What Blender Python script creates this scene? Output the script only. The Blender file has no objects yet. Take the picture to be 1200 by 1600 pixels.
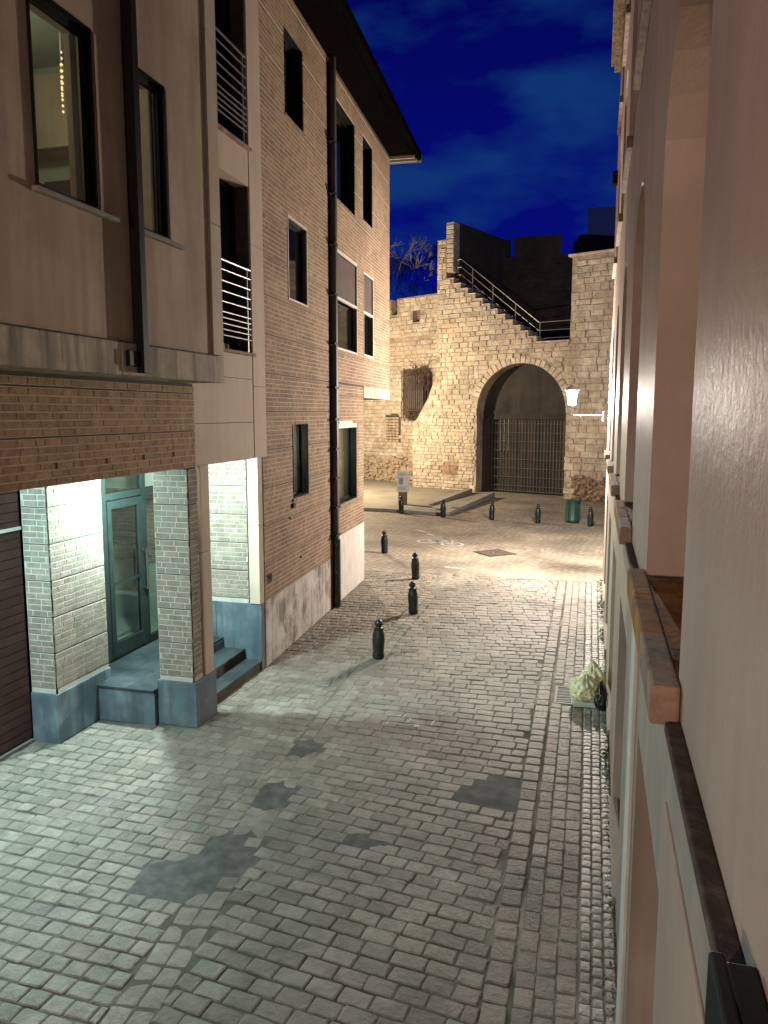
import bpy, bmesh, math, random
from mathutils import Vector, Matrix
from mathutils.geometry import tessellate_polygon
random.seed(7)
R = math.radians
rnd = random.uniform
SC = bpy.context.scene
COL = SC.collection

# ------------------------------------------------------------------ camera
EYE = Vector((0, 0, 4.2))
cam_d = bpy.data.cameras.new('camera')
cam = bpy.data.objects.new('camera', cam_d); COL.objects.link(cam)
cam.location = EYE
cam.rotation_euler = (R(90 - 7.348), 0, R(15.364))
cam_d.sensor_fit = 'VERTICAL'; cam_d.sensor_height = 24.0
cam_d.lens = 24.0 * 1202 / 1600
cam_d.clip_start = 0.05; cam_d.clip_end = 600
SC.camera = cam

# ------------------------------------------------------------------ exposure
vs = SC.view_settings
vs.view_transform = 'Standard'; vs.look = 'None'; vs.exposure = 0.0; vs.gamma = 1.0; vs.use_curve_mapping = False
cy = SC.cycles
cy.use_denoising = True
cy.max_bounces = 6; cy.diffuse_bounces = 4; cy.glossy_bounces = 3; cy.transparent_max_bounces = 8; cy.transmission_bounces = 2
cy.sample_clamp_indirect = 3.0
cy.caustics_reflective = False; cy.caustics_refractive = False

# ------------------------------------------------------------------ sky (blue hour)
W = bpy.data.worlds.new('World'); SC.world = W; W.use_nodes = True
nt = W.node_tree; N = nt.nodes; L = nt.links
for n in list(N): N.remove(n)
o = N.new('ShaderNodeOutputWorld'); bg = N.new('ShaderNodeBackground'); L.new(bg.outputs[0], o.inputs[0])
tc = N.new('ShaderNodeTexCoord')
sep = N.new('ShaderNodeSeparateXYZ'); L.new(tc.outputs['Generated'], sep.inputs[0])
rmp = N.new('ShaderNodeValToRGB'); L.new(sep.outputs['Z'], rmp.inputs[0])
e = rmp.color_ramp.elements
e[0].position = 0.0; e[0].color = (0.0012, 0.004, 0.135, 1)
e[1].position = 0.75; e[1].color = (0.0008, 0.0006, 0.022, 1)
k = rmp.color_ramp.elements.new(0.28); k.color = (0.0010, 0.0022, 0.110, 1)
k = rmp.color_ramp.elements.new(0.5); k.color = (0.0008, 0.0012, 0.050, 1)
mp = N.new('ShaderNodeMapping'); mp.inputs['Scale'].default_value = (1.0, 1.0, 2.6); mp.inputs['Location'].default_value = (0.7, 0.2, 0.35)
L.new(tc.outputs['Generated'], mp.inputs[0])
nz = N.new('ShaderNodeTexNoise'); nz.inputs['Scale'].default_value = 4.3; nz.inputs['Detail'].default_value = 7; nz.inputs['Roughness'].default_value = 0.5
L.new(mp.outputs[0], nz.inputs['Vector'])
cr = N.new('ShaderNodeValToRGB'); L.new(nz.outputs['Fac'], cr.inputs[0])
cr.color_ramp.elements[0].position = 0.44; cr.color_ramp.elements[0].color = (0, 0, 0, 1)
cr.color_ramp.elements[1].position = 0.60; cr.color_ramp.elements[1].color = (0.85, 0.85, 0.85, 1)
mx = N.new('ShaderNodeMixRGB'); L.new(cr.outputs[0], mx.inputs[0]); L.new(rmp.outputs[0], mx.inputs[1]); mx.inputs[2].default_value = (0.004, 0.028, 0.125, 1)
L.new(mx.outputs[0], bg.inputs[0]); bg.inputs[1].default_value = 1.4

# ------------------------------------------------------------------ materials
def nodes(name):
    m = bpy.data.materials.new(name); m.use_nodes = True
    return m, m.node_tree.nodes, m.node_tree.links, m.node_tree.nodes['Principled BSDF']

def rampnode(N, stops):
    r = N.new('ShaderNodeValToRGB'); el = r.color_ramp.elements
    while len(el) > 1: el.remove(el[-1])
    el[0].position = stops[0][0]; el[0].color = (*stops[0][1], 1)
    for p, c in stops[1:]:
        q = el.new(p); q.color = (*c, 1)
    return r

def M(name, cols, scale=3.0, detail=6, rough=0.7, bump=0.3, bscale=40.0, bdist=0.01, var=0.0, metal=0.0, spec=0.3,
      streak=None, blotch=None, stretch=(1, 1, 1), rvar=0.0):
    """cols: ramp colours over a noise; var: brightness spread per piece; streak/blotch: (colour, amount, scale)"""
    m, N, L, b = nodes(name)
    geo = N.new('ShaderNodeNewGeometry'); oi = N.new('ShaderNodeObjectInfo')
    mp = N.new('ShaderNodeMapping'); mp.inputs['Scale'].default_value = stretch; L.new(geo.outputs['Position'], mp.inputs[0])
    nz = N.new('ShaderNodeTexNoise'); nz.inputs['Scale'].default_value = scale; nz.inputs['Detail'].default_value = detail; nz.inputs['Roughness'].default_value = 0.6
    L.new(mp.outputs[0], nz.inputs['Vector'])
    n = len(cols); stops = [(0.30 + 0.4 * i / max(1, n - 1), c) for i, c in enumerate(cols)]
    rp = rampnode(N, stops); L.new(nz.outputs['Fac'], rp.inputs[0])
    out = rp.outputs[0]
    if blotch:
        for c, amt, s in (blotch if isinstance(blotch, list) else [blotch]):
            z = N.new('ShaderNodeTexNoise'); z.inputs['Scale'].default_value = s; z.inputs['Detail'].default_value = 5; z.inputs['Roughness'].default_value = 0.65
            L.new(geo.outputs['Position'], z.inputs['Vector'])
            r2 = rampnode(N, [(0.46, (0, 0, 0)), (0.64, (amt, amt, amt))]); L.new(z.outputs['Fac'], r2.inputs[0])
            mm = N.new('ShaderNodeMixRGB'); L.new(r2.outputs[0], mm.inputs[0]); L.new(out, mm.inputs[1]); mm.inputs[2].default_value = (*c, 1); out = mm.outputs[0]
    if streak:
        c, amt, s = streak
        mp2 = N.new('ShaderNodeMapping'); mp2.inputs['Scale'].default_value = (s, s, s * 0.09); L.new(geo.outputs['Position'], mp2.inputs[0])
        z = N.new('ShaderNodeTexNoise'); z.inputs['Scale'].default_value = 1.0; z.inputs['Detail'].default_value = 6; z.inputs['Roughness'].default_value = 0.6; L.new(mp2.outputs[0], z.inputs['Vector'])
        r2 = rampnode(N, [(0.44, (0, 0, 0)), (0.66, (amt, amt, amt))]); L.new(z.outputs['Fac'], r2.inputs[0])
        mm = N.new('ShaderNodeMixRGB'); L.new(r2.outputs[0], mm.inputs[0]); L.new(out, mm.inputs[1]); mm.inputs[2].default_value = (*c, 1); out = mm.outputs[0]
    if var > 0:
        ad = N.new('ShaderNodeMath'); ad.operation = 'ADD'; L.new(geo.outputs['Random Per Island'], ad.inputs[0]); L.new(oi.outputs['Random'], ad.inputs[1])
        fr = N.new('ShaderNodeMath'); fr.operation = 'FRACT'; L.new(ad.outputs[0], fr.inputs[0])
        mr = N.new('ShaderNodeMapRange'); mr.inputs['To Min'].default_value = 1 - var; mr.inputs['To Max'].default_value = 1 + var * 0.8; L.new(fr.outputs[0], mr.inputs[0])
        hs = N.new('ShaderNodeHueSaturation'); L.new(mr.outputs[0], hs.inputs['Value']); L.new(out, hs.inputs['Color'])
        f2 = N.new('ShaderNodeMath'); f2.operation = 'MULTIPLY'; f2.inputs[1].default_value = 7.31; L.new(fr.outputs[0], f2.inputs[0])
        f3 = N.new('ShaderNodeMath'); f3.operation = 'FRACT'; L.new(f2.outputs[0], f3.inputs[0])
        mr2 = N.new('ShaderNodeMapRange'); mr2.inputs['To Min'].default_value = 0.485; mr2.inputs['To Max'].default_value = 0.512; L.new(f3.outputs[0], mr2.inputs[0]); L.new(mr2.outputs[0], hs.inputs['Hue'])
        out = hs.outputs[0]
    L.new(out, b.inputs['Base Color'])
    b.inputs['Roughness'].default_value = rough; b.inputs['Metallic'].default_value = metal; b.inputs['Specular IOR Level'].default_value = spec
    if rvar > 0:
        mr = N.new('ShaderNodeMapRange'); mr.inputs['From Min'].default_value = .3; mr.inputs['From Max'].default_value = .7
        mr.inputs['To Min'].default_value = rough - rvar; mr.inputs['To Max'].default_value = rough + rvar; L.new(nz.outputs['Fac'], mr.inputs[0]); L.new(mr.outputs[0], b.inputs['Roughness'])
    if bump > 0:
        z = N.new('ShaderNodeTexNoise'); z.inputs['Scale'].default_value = bscale; z.inputs['Detail'].default_value = 6; z.inputs['Roughness'].default_value = 0.65
        L.new(geo.outputs['Position'], z.inputs['Vector'])
        bp = N.new('ShaderNodeBump'); bp.inputs['Strength'].default_value = bump; bp.inputs['Distance'].default_value = bdist
        L.new(z.outputs['Fac'], bp.inputs['Height']); L.new(bp.outputs[0], b.inputs['Normal'])
    return m

def emis(name, col, strength, transp=0.0):
    m, N, L, b = nodes(name); N.remove(b)
    o = [n for n in N if n.type == 'OUTPUT_MATERIAL'][0]
    e = N.new('ShaderNodeEmission'); e.inputs[0].default_value = (*col, 1); e.inputs[1].default_value = strength
    if transp > 0:
        t = N.new('ShaderNodeBsdfTransparent'); mx = N.new('ShaderNodeMixShader'); mx.inputs[0].default_value = 1 - transp
        L.new(t.outputs[0], mx.inputs[1]); L.new(e.outputs[0], mx.inputs[2]); L.new(mx.outputs[0], o.inputs[0])
    else: L.new(e.outputs[0], o.inputs[0])
    return m

def glassmat(name, tint=(0.75, 0.8, 0.78), fres=1.5, base=0.04):
    m, N, L, b = nodes(name); N.remove(b)
    o = [n for n in N if n.type == 'OUTPUT_MATERIAL'][0]
    t = N.new('ShaderNodeBsdfTransparent'); t.inputs[0].default_value = (*tint, 1)
    g = N.new('ShaderNodeBsdfGlossy'); g.inputs['Roughness'].default_value = 0.02
    f = N.new('ShaderNodeFresnel'); f.inputs[0].default_value = fres
    ge = N.new('ShaderNodeNewGeometry'); iv = N.new('ShaderNodeMath'); iv.operation = 'SUBTRACT'; iv.inputs[0].default_value = 1; L.new(ge.outputs['Backfacing'], iv.inputs[1])
    a0 = N.new('ShaderNodeMath'); a0.operation = 'ADD'; a0.inputs[1].default_value = base; L.new(f.outputs[0], a0.inputs[0])
    a = N.new('ShaderNodeMath'); a.operation = 'MULTIPLY'; L.new(a0.outputs[0], a.inputs[0]); L.new(iv.outputs[0], a.inputs[1])
    mx = N.new('ShaderNodeMixShader'); L.new(a.outputs[0], mx.inputs[0]); L.new(t.outputs[0], mx.inputs[1]); L.new(g.outputs[0], mx.inputs[2]); L.new(mx.outputs[0], o.inputs[0])
    return m

MT = dict(
    cobble=M('cobble_stone', [(.15, .127, .10), (.225, .195, .157), (.305, .268, .222)], scale=7, rough=.62, bump=1.0, bscale=24, bdist=.022, var=.22, spec=.4, rvar=.12,
             blotch=[((.07, .065, .05), .6, .55), ((.33, .30, .26), .35, 1.3)]),
    sett_small=M('small_sett_stone', [(.13, .12, .10), (.26, .24, .21), (.40, .38, .34)], scale=9, rough=.55, bump=.5, bscale=45, bdist=.01, var=.42, spec=.45, rvar=.1,
                 blotch=((.09, .11, .05), .5, .8)),
    joint=M('joint_sand', [(.06, .055, .045), (.10, .092, .075), (.17, .16, .13)], scale=1.6, rough=.95, bump=.6, bscale=90, bdist=.01,
            blotch=[((.40, .37, .31), .9, .30), ((.04, .055, .02), .6, .7)]),
    mortar_fill=M('pointing_mortar', [(.40, .38, .34), (.52, .5, .46)], scale=20, rough=.9, bump=.4, bscale=80),
    asphalt=M('asphalt', [(.05, .05, .048), (.085, .082, .076), (.14, .132, .12)], scale=6, rough=.85, bump=.9, bscale=110, bdist=.008),
    square=None,
    pave_left=M('concrete_paving', [(.16, .15, .11), (.22, .20, .15), (.26, .24, .19)], scale=.8, rough=.85, bump=.25, bscale=30),
    kerb=M('kerb_stone', [(.20, .18, .15), (.28, .255, .21)], scale=5, rough=.8, bump=.35, bscale=30, var=.12),
    brick=M('tan_brick', [(.19, .115, .065), (.26, .165, .096), (.33, .218, .135)], scale=7, rough=.85, bump=.9, bscale=45, bdist=.012, var=.13, blotch=[((.36, .26, .18), .4, 2.0), ((.11, .07, .05), .55, .8)]),
    brick_red=M('russet_brick', [(.22, .125, .062), (.31, .185, .098), (.39, .25, .145)], scale=9, rough=.85, bump=1.0, bscale=45, bdist=.014, var=.15),
    brick_pale=M('pale_brick', [(.17, .135, .105), (.23, .19, .15), (.285, .24, .195)], scale=8, rough=.85, bump=.9, bscale=50, bdist=.012, var=.12),
    mortar=M('brick_mortar', [(.36, .29, .21), (.48, .40, .30)], scale=12, rough=.92, bump=.4, bscale=90),
    mortar_pale=M('pale_mortar', [(.38, .36, .32), (.46, .44, .39)], scale=12, rough=.92, bump=.4, bscale=90),
    groove=M('dark_groove_joint', [(.05, .04, .03), (.09, .07, .05)], scale=9, rough=.95, bump=.2),  # brownish dark wall core that shows in the recessed joints
    render=M('beige_render', [(.37, .265, .185), (.43, .315, .225), (.49, .37, .27)], scale=.9, rough=.85, bump=.18, bscale=60, streak=((.24, .18, .13), .7, 3.2), blotch=((.28, .21, .155), .5, 1.1)),
    band=M('concrete_band', [(.36, .29, .215), (.45, .375, .285), (.53, .45, .355)], scale=2, rough=.85, bump=.4, bscale=40, streak=((.13, .11, .085), .85, 6.0), blotch=((.24, .20, .155), .6, 2.3)),
    precast=M('precast_panel', [(.44, .345, .26), (.51, .41, .32)], scale=1.5, rough=.8, bump=.12, bscale=70, streak=((.34, .28, .22), .35, 4.0)),
    bluestone=M('blue_stone', [(.055, .085, .105), (.10, .14, .165), (.19, .235, .26)], scale=2.4, rough=.5, bump=.2, bscale=30, spec=.5, streak=((.05, .065, .075), .75, 6.0), rvar=.12),
    bluestone_dark=M('dark_blue_stone', [(.018, .026, .030), (.032, .042, .048), (.055, .070, .076)], scale=2.4, rough=.5, bump=.2, bscale=30, spec=.25, rvar=.12),
    black=M('black_metal', [(.004, .004, .004), (.008, .008, .007)], scale=20, rough=.6, bump=.05, bscale=60, spec=.12),
    castiron=M('cast_iron', [(.012, .012, .012), (.02, .02, .02)], scale=20, rough=.25, bump=.08, bscale=60, spec=.6),
    zinc=M('brown_downpipe', [(.045, .032, .026), (.075, .055, .045)], scale=6, rough=.5, bump=.08, spec=.4),
    pale_metal=M('pale_trim', [(.50, .46, .40), (.62, .58, .52)], scale=10, rough=.45, bump=.05, spec=.5),
    steel=M('stainless_steel', [(.38, .38, .37), (.48, .48, .47)], scale=10, rough=.28, bump=.03, metal=1.0),
    drain_bar=M('worn_drain_bar', [(.20, .19, .18), (.30, .29, .27)], scale=20, rough=.7, bump=.2),
    balcony_bar=M('balcony_bar_metal', [(.16, .155, .145), (.22, .21, .20)], scale=10, rough=.45, bump=.03, metal=.9),
    dull_steel=M('dull_steel', [(.26, .25, .23), (.36, .34, .32)], scale=10, rough=.42, bump=.05, metal=.8),
    door_frame=M('green_grey_frame', [(.012, .020, .018), (.020, .030, .027)], scale=10, rough=.6, bump=.04, spec=.08),
    garage=M('brown_garage_slat', [(.050, .022, .017), (.080, .037, .028)], scale=3, rough=.55, bump=.12, bscale=30, var=.14, streak=((.10, .06, .045), .4, 3.0)),
    white_line=M('white_seal', [(.6, .6, .58), (.7, .7, .68)], scale=10, rough=.6, bump=.05),
    flaking=M('flaking_plinth_plaster', [(.16, .14, .12), (.22, .19, .16)], scale=3, rough=.85, bump=.5, bscale=25, blotch=[((.58, .54, .49), .95, 2.6), ((.50, .46, .42), .8, 1.2)], streak=((.60, .55, .50), .7, 7)),
    white_plaster=M('white_plinth_plaster', [(.52, .48, .43), (.64, .60, .55)], scale=3, rough=.8, bump=.25, bscale=30, streak=((.40, .36, .32), .5, 9)),
    stone=M('old_limestone', [(.30, .245, .185), (.45, .385, .30), (.57, .505, .415)], scale=3.2, rough=.92, bump=1.0, bscale=9, bdist=.07, var=.17, blotch=[((.20, .15, .10), .5, 1.0), ((.52, .42, .30), .5, .5)]),
    stone_mortar=M('old_lime_mortar', [(.26, .20, .14), (.44, .36, .27)], scale=4, rough=.95, bump=.9, bscale=14, bdist=.05, blotch=((.14, .10, .07), .6, 1.4)),
    stone_dark=M('unlit_dark_stone', [(.020, .016, .012), (.040, .033, .026)], scale=1.5, rough=.95, bump=.7, bscale=8, bdist=.05, var=.2),  # lack of light is put into the dark stone colour
    rubble_pale=M('pale_rubble', [(.24, .17, .11), (.36, .28, .19), (.46, .38, .28)], scale=6, rough=.95, bump=1.0, bscale=9, bdist=.08, var=.15),
    rubble=M('rubble_core', [(.14, .08, .05), (.24, .155, .10), (.34, .25, .17)], scale=6, rough=.95, bump=1.0, bscale=9, bdist=.08, var=.25),
    plaster_dark=M('dark_tympanum_render', [(.013, .010, .0085), (.022, .018, .015), (.036, .030, .025)], scale=.7, rough=.9, bump=.25, bscale=12, streak=((.055, .046, .038), .4, 2.0)),  # very dark render with slightly paler streaks
    wood_dark=M('dark_gate_boards', [(.012, .008, .0065), (.024, .017, .013), (.038, .028, .022)], scale=3, rough=.8, bump=.4, bscale=20, var=.35, stretch=(1, 1, .15)),
    gate_bar=M('gate_bar_iron', [(.09, .08, .07), (.16, .145, .13)], scale=12, rough=.5, bump=.1, metal=.4),
    rust=M('rusty_grille', [(.05, .03, .025), (.11, .075, .06)], scale=9, rough=.8, bump=.3),
    bollard=M('bollard_paint', [(.004, .009, .009), (.006, .014, .013)], scale=15, rough=.38, bump=.15, bscale=40, spec=.45, blotch=((.03, .03, .027), .5, 9), rvar=.1),
    bin=M('green_bin_paint', [(.006, .034, .022), (.010, .048, .032)], scale=8, rough=.4, bump=.06, spec=.5, streak=((.008, .03, .022), .5, 6)),
    sign=M('sign_panel', [(.5, .49, .46), (.58, .57, .54)], scale=6, rough=.5, bump=.05),
    sign_print=M('sign_print', [(.16, .16, .16), (.24, .24, .24)], scale=6, rough=.6, bump=0),
    brown_base=M('sign_base', [(.12, .075, .05), (.18, .12, .08)], scale=8, rough=.8, bump=.2),
    roadpaint=M('road_paint', [(.30, .28, .24), (.46, .44, .40), (.58, .56, .52)], scale=9, rough=.8, bump=.3, bscale=60),
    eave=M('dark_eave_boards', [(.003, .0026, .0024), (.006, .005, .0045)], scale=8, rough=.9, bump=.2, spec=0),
    fascia=M('pale_rafter_ends', [(.32, .27, .22), (.42, .36, .30)], scale=8, rough=.8, bump=.2),
    house=M('painted_house_render', [(.38, .28, .225), (.43, .325, .265), (.48, .37, .305)], scale=1.2, rough=.60, bump=.7, bscale=19, bdist=.010, spec=.07, streak=((.33, .25, .21), .6, 2.2), blotch=((.36, .27, .22), .5, 1.7), rvar=.06),
    house_low=M('ground_floor_render', [(.30, .25, .205), (.37, .315, .26)], scale=2, rough=.6, bump=.22, bscale=30, spec=.4, streak=((.20, .17, .14), .6, 4)),
    copper=M('brown_sill_boards', [(.22, .10, .030), (.36, .175, .052), (.48, .25, .085)], scale=5, rough=.85, spec=.1, bump=.7, bscale=24, blotch=((.06, .035, .018), .7, 7)),
    sill=M('worn_sill_stone', [(.22, .14, .10), (.34, .23, .17)], scale=9, rough=.85, bump=.6, bscale=40, blotch=((.08, .055, .04), .7, 7)),
    dirt=M('sooty_ledge', [(.03, .022, .016), (.07, .05, .038), (.14, .10, .08)], scale=12, rough=.95, bump=.6, bscale=40),
    curtain_dim=M('dim_curtain', [(.13, .14, .13), (.22, .23, .21)], scale=4, rough=.9, bump=.3, bscale=8, stretch=(3, 3, .1)),  # unlit look of pale curtains put into the grey colour
    curtain=M('net_curtain', [(.62, .62, .54), (.74, .73, .66)], scale=4, rough=.9, bump=.3, bscale=8, stretch=(3, 3, .1)),
    room=M('room_wall', [(.36, .38, .31), (.44, .46, .38)], scale=2, rough=.9, bump=0),
    ceiling=M('white_ceiling', [(.68, .70, .66), (.76, .78, .74)], scale=3, rough=.85, bump=.05),
    blind=M('brown_roller_shade', [(.065, .045, .040), (.09, .064, .056)], scale=5, rough=.8, bump=.15, bscale=60),
    pane_dark=M('dark_window_glass', [(.004, .004, .005), (.007, .007, .008)], scale=2, rough=.04, bump=.0, spec=.9),
    bag=M('yellow_bag_plastic', [(.58, .55, .20), (.70, .68, .40), (.74, .73, .60)], scale=9, rough=.35, bump=.5, bscale=22, bdist=.02, spec=.5),
    black_lump=M('black_lump_gloss', [(.008, .008, .008), (.014, .014, .014)], scale=9, rough=.3, bump=.6, bscale=22, bdist=.02, spec=.5),
    card=M('pale_cardboard', [(.45, .46, .38), (.58, .58, .50)], scale=9, rough=.8, bump=.2),
    leaf=M('weed_leaf', [(.05, .09, .02), (.10, .15, .04)], scale=20, rough=.6, bump=0, var=.3),
    bark=M('bare_bark', [(.17, .16, .10), (.26, .25, .16)], scale=8, rough=.9, bump=.3),
    office=M('grey_office_cladding', [(.55, .52, .42), (.62, .59, .50)], scale=.5, rough=.8, bump=.1),
    lamp_paint=M('lamp_paint', [(.30, .30, .28), (.40, .40, .37)], scale=12, rough=.4, bump=.05, spec=.5),
    plant=M('houseplant_leaf', [(.02, .05, .02), (.04, .08, .03)], scale=20, rough=.5, bump=0),
)
MT['glass'] = glassmat('clear_glass')
MT['lampglass'] = emis('lit_lantern_glass', (1.0, .93, .80), 22.0, transp=.55)
MT['bulb'] = emis('lantern_bulb', (1.0, .92, .78), 140.0)
MT['porchlens'] = emis('porch_light_lens', (.80, 1.0, .90), 16.0)
MT['screen'] = emis('intercom_screen', (.12, .35, 1.0), 3.2)
MT['beads'] = emis('chandelier_beads', (1.0, .62, .28), 2.4)

def translucent(m, c=(.7, .68, .6), k=.6):
    N = m.node_tree.nodes; L = m.node_tree.links; o = [n for n in N if n.type == 'OUTPUT_MATERIAL'][0]; b = N['Principled BSDF']
    t = N.new('ShaderNodeBsdfTranslucent'); t.inputs[0].default_value = (*c, 1); mx = N.new('ShaderNodeMixShader'); mx.inputs[0].default_value = k
    L.new(b.outputs[0], mx.inputs[1]); L.new(t.outputs[0], mx.inputs[2]); L.new(mx.outputs[0], o.inputs[0])
translucent(MT['curtain'])

# square beyond the cobbles: small setts too far off to tell apart
def square_mat():
    m, N, L, b = nodes('far_sett_paving')
    geo = N.new('ShaderNodeNewGeometry')
    mp = N.new('ShaderNodeMapping'); mp.inputs['Rotation'].default_value = (0, 0, R(38)); L.new(geo.outputs['Position'], mp.inputs[0])
    wz = N.new('ShaderNodeTexNoise'); wz.inputs['Scale'].default_value = .5; L.new(geo.outputs['Position'], wz.inputs['Vector'])
    ad = N.new('ShaderNodeVectorMath'); ad.operation = 'ADD'; L.new(mp.outputs[0], ad.inputs[0]); L.new(wz.outputs['Color'], ad.inputs[1])
    bt = N.new('ShaderNodeTexBrick'); bt.inputs['Scale'].default_value = 1.0; bt.inputs['Brick Width'].default_value = .24; bt.inputs['Row Height'].default_value = .19
    bt.inputs['Mortar Size'].default_value = .014; bt.inputs['Mortar Smooth'].default_value = .3
    bt.inputs['Color1'].default_value = (.31, .26, .195, 1); bt.inputs['Color2'].default_value = (.22, .185, .14, 1); bt.inputs['Mortar'].default_value = (.12, .10, .075, 1)
    L.new(ad.outputs[0], bt.inputs['Vector'])
    nz = N.new('ShaderNodeTexNoise'); nz.inputs['Scale'].default_value = .35; nz.inputs['Detail'].default_value = 7; nz.inputs['Roughness'].default_value = .65; L.new(geo.outputs['Position'], nz.inputs['Vector'])
    rp = rampnode(N, [(.35, (.55, .55, .55)), (.65, (1.25, 1.22, 1.18))]); L.new(nz.outputs['Fac'], rp.inputs[0])
    mx = N.new('ShaderNodeMixRGB'); mx.blend_type = 'MULTIPLY'; mx.inputs[0].default_value = 1; L.new(bt.outputs[0], mx.inputs[1]); L.new(rp.outputs[0], mx.inputs[2])
    L.new(mx.outputs[0], b.inputs['Base Color']); b.inputs['Roughness'].default_value = .7
    bp = N.new('ShaderNodeBump'); bp.inputs['Strength'].default_value = .8; bp.inputs['Distance'].default_value = .02; bp.invert = True; L.new(bt.outputs['Fac'], bp.inputs['Height']); L.new(bp.outputs[0], b.inputs['Normal'])
    return m
MT['square'] = square_mat()

# ------------------------------------------------------------------ object helpers
def tag(o, label=None, cat=None, group=None, kind=None):
    if label: o['label'] = label
    if cat: o['category'] = cat
    if group: o['group'] = group
    if kind: o['kind'] = kind
    return o
WM = {}      # world matrices of parents
def par(o, p):
    if p is not None:
        o.parent = p; o.matrix_parent_inverse = WM.get(p.name, Matrix.Identity(4)).inverted()
def thing(name, loc, label, cat, group=None, rz=0, kind=None):
    o = bpy.data.objects.new(name, None); COL.objects.link(o); o.location = loc; o.rotation_euler = (0, 0, rz); o.empty_display_size = .2
    WM[o.name] = Matrix.Translation(Vector(loc)) @ Matrix.Rotation(rz, 4, 'Z')
    return tag(o, label, cat, group, kind)

class MB:
    def __init__(s): s.v = []; s.f = []
    def add(s, vs, fs):
        b = len(s.v); s.v += [tuple(v) for v in vs]; s.f += [tuple(i + b for i in f) for f in fs]
    def box(s, p0, p1, fr=None):
        x0, y0, z0 = p0; x1, y1, z1 = p1
        if x0 > x1: x0, x1 = x1, x0
        if y0 > y1: y0, y1 = y1, y0
        if z0 > z1: z0, z1 = z1, z0
        vs = [(x0, y0, z0), (x1, y0, z0), (x1, y1, z0), (x0, y1, z0), (x0, y0, z1), (x1, y0, z1), (x1, y1, z1), (x0, y1, z1)]
        if fr: vs = [fr.p(*v) for v in vs]
        fs = [(0, 3, 2, 1), (4, 5, 6, 7), (0, 1, 5, 4), (1, 2, 6, 5), (2, 3, 7, 6), (3, 0, 4, 7)]
        if fr and fr.flip: fs = [f[::-1] for f in fs]
        s.add(vs, fs)
    def tube(s, a, b, r0, r1=None, n=10, cap=True):
        a = Vector(a); b = Vector(b); r1 = r0 if r1 is None else r1
        d = (b - a).normalized(); t = d.cross(Vector((0, 0, 1)))
        if t.length < 1e-4: t = Vector((1, 0, 0))
        t.normalize(); q = d.cross(t)
        vs = [a + (t * math.cos(6.28319 * i / n) + q * math.sin(6.28319 * i / n)) * r0 for i in range(n)] + [b + (t * math.cos(6.28319 * i / n) + q * math.sin(6.28319 * i / n)) * r1 for i in range(n)]
        fs = [(i, n + i, n + (i + 1) % n, (i + 1) % n) for i in range(n)]
        if cap: fs += [tuple(range(n)), tuple(range(2 * n - 1, n - 1, -1))]
        s.add(vs, fs)
    def lathe(s, prof, n=24, c=(0, 0, 0)):
        m = len(prof); vs = []
        for r, z in prof:
            for i in range(n):
                a = 6.2831853 * i / n; vs.append((c[0] + r * math.cos(a), c[1] + r * math.sin(a), c[2] + z))
        fs = [(j * n + i, j * n + (i + 1) % n, (j + 1) * n + (i + 1) % n, (j + 1) * n + i) for j in range(m - 1) for i in range(n)]
        fs += [tuple(range(n - 1, -1, -1)), tuple(range((m - 1) * n, m * n))]
        s.add(vs, fs)
    def mesh(s, name, m):
        me = bpy.data.meshes.new(name); me.from_pydata(s.v, [], s.f); me.update(); me.materials.append(m); return me
    def obj(s, name, m, parent=None, bev=0, smooth=False, kind=None):
        me = s.mesh(name, m)
        if smooth:
            for p in me.polygons: p.use_smooth = True
            me.set_sharp_from_angle(angle=R(38))
        o = bpy.data.objects.new(name, me); COL.objects.link(o); par(o, parent)
        if bev:
            b = o.modifiers.new('bevel', 'BEVEL'); b.width = bev; b.segments = 2; b.limit_method = 'ANGLE'
        if kind: o['kind'] = kind
        return o

class Frame:
    """facade frame: u along the wall, w outward from it, z up"""
    def __init__(s, O, U, side=1):
        s.O = Vector((O[0], O[1], 0)); s.U = Vector((U[0], U[1], 0)).normalized(); s.N = Vector((s.U.y, -s.U.x, 0)) * side
        s.flip = s.U.cross(s.N).z < 0
    def p(s, u, w, z): return s.O + s.U * u + s.N * w + Vector((0, 0, z))
    def mat(s, u, w, z):
        k = -1 if s.flip else 1
        return Matrix.Translation(s.p(u, w, z)) @ Matrix(((s.U.x * k, s.N.x, 0, 0), (s.U.y * k, s.N.y, 0, 0), (0, 0, 1, 0), (0, 0, 0, 1)))

def slab(mb, fr, outline, holes, w0, w1):
    """wall slab between depths w0 < w1 with through holes; loops in (u,z)"""
    loops = [outline] + holes
    pts = [[Vector((u, z, 0)) for u, z in lp] for lp in loops]
    flat = [p for lp in pts for p in lp]
    tris = tessellate_polygon(pts); n = len(flat)
    vs = [fr.p(p.x, w1, p.y) for p in flat] + [fr.p(p.x, w0, p.y) for p in flat]
    fs = []
    for t in tris:
        fs.append(tuple(t)); fs.append(tuple(i + n for i in t[::-1]))
    b = 0
    for lp in loops:
        m = len(lp)
        for i in range(m):
            j = (i + 1) % m; fs.append((b + i, b + j, n + b + j, n + b + i))
        b += m
    mb.add(vs, fs)

def fixn(o):
    bm = bmesh.new(); bm.from_mesh(o.data); bmesh.ops.recalc_face_normals(bm, faces=bm.faces); bm.to_mesh(o.data); bm.free(); return o

def rect(u0, u1, z0, z1): return [(u0, z0), (u1, z0), (u1, z1), (u0, z1)]

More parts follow.
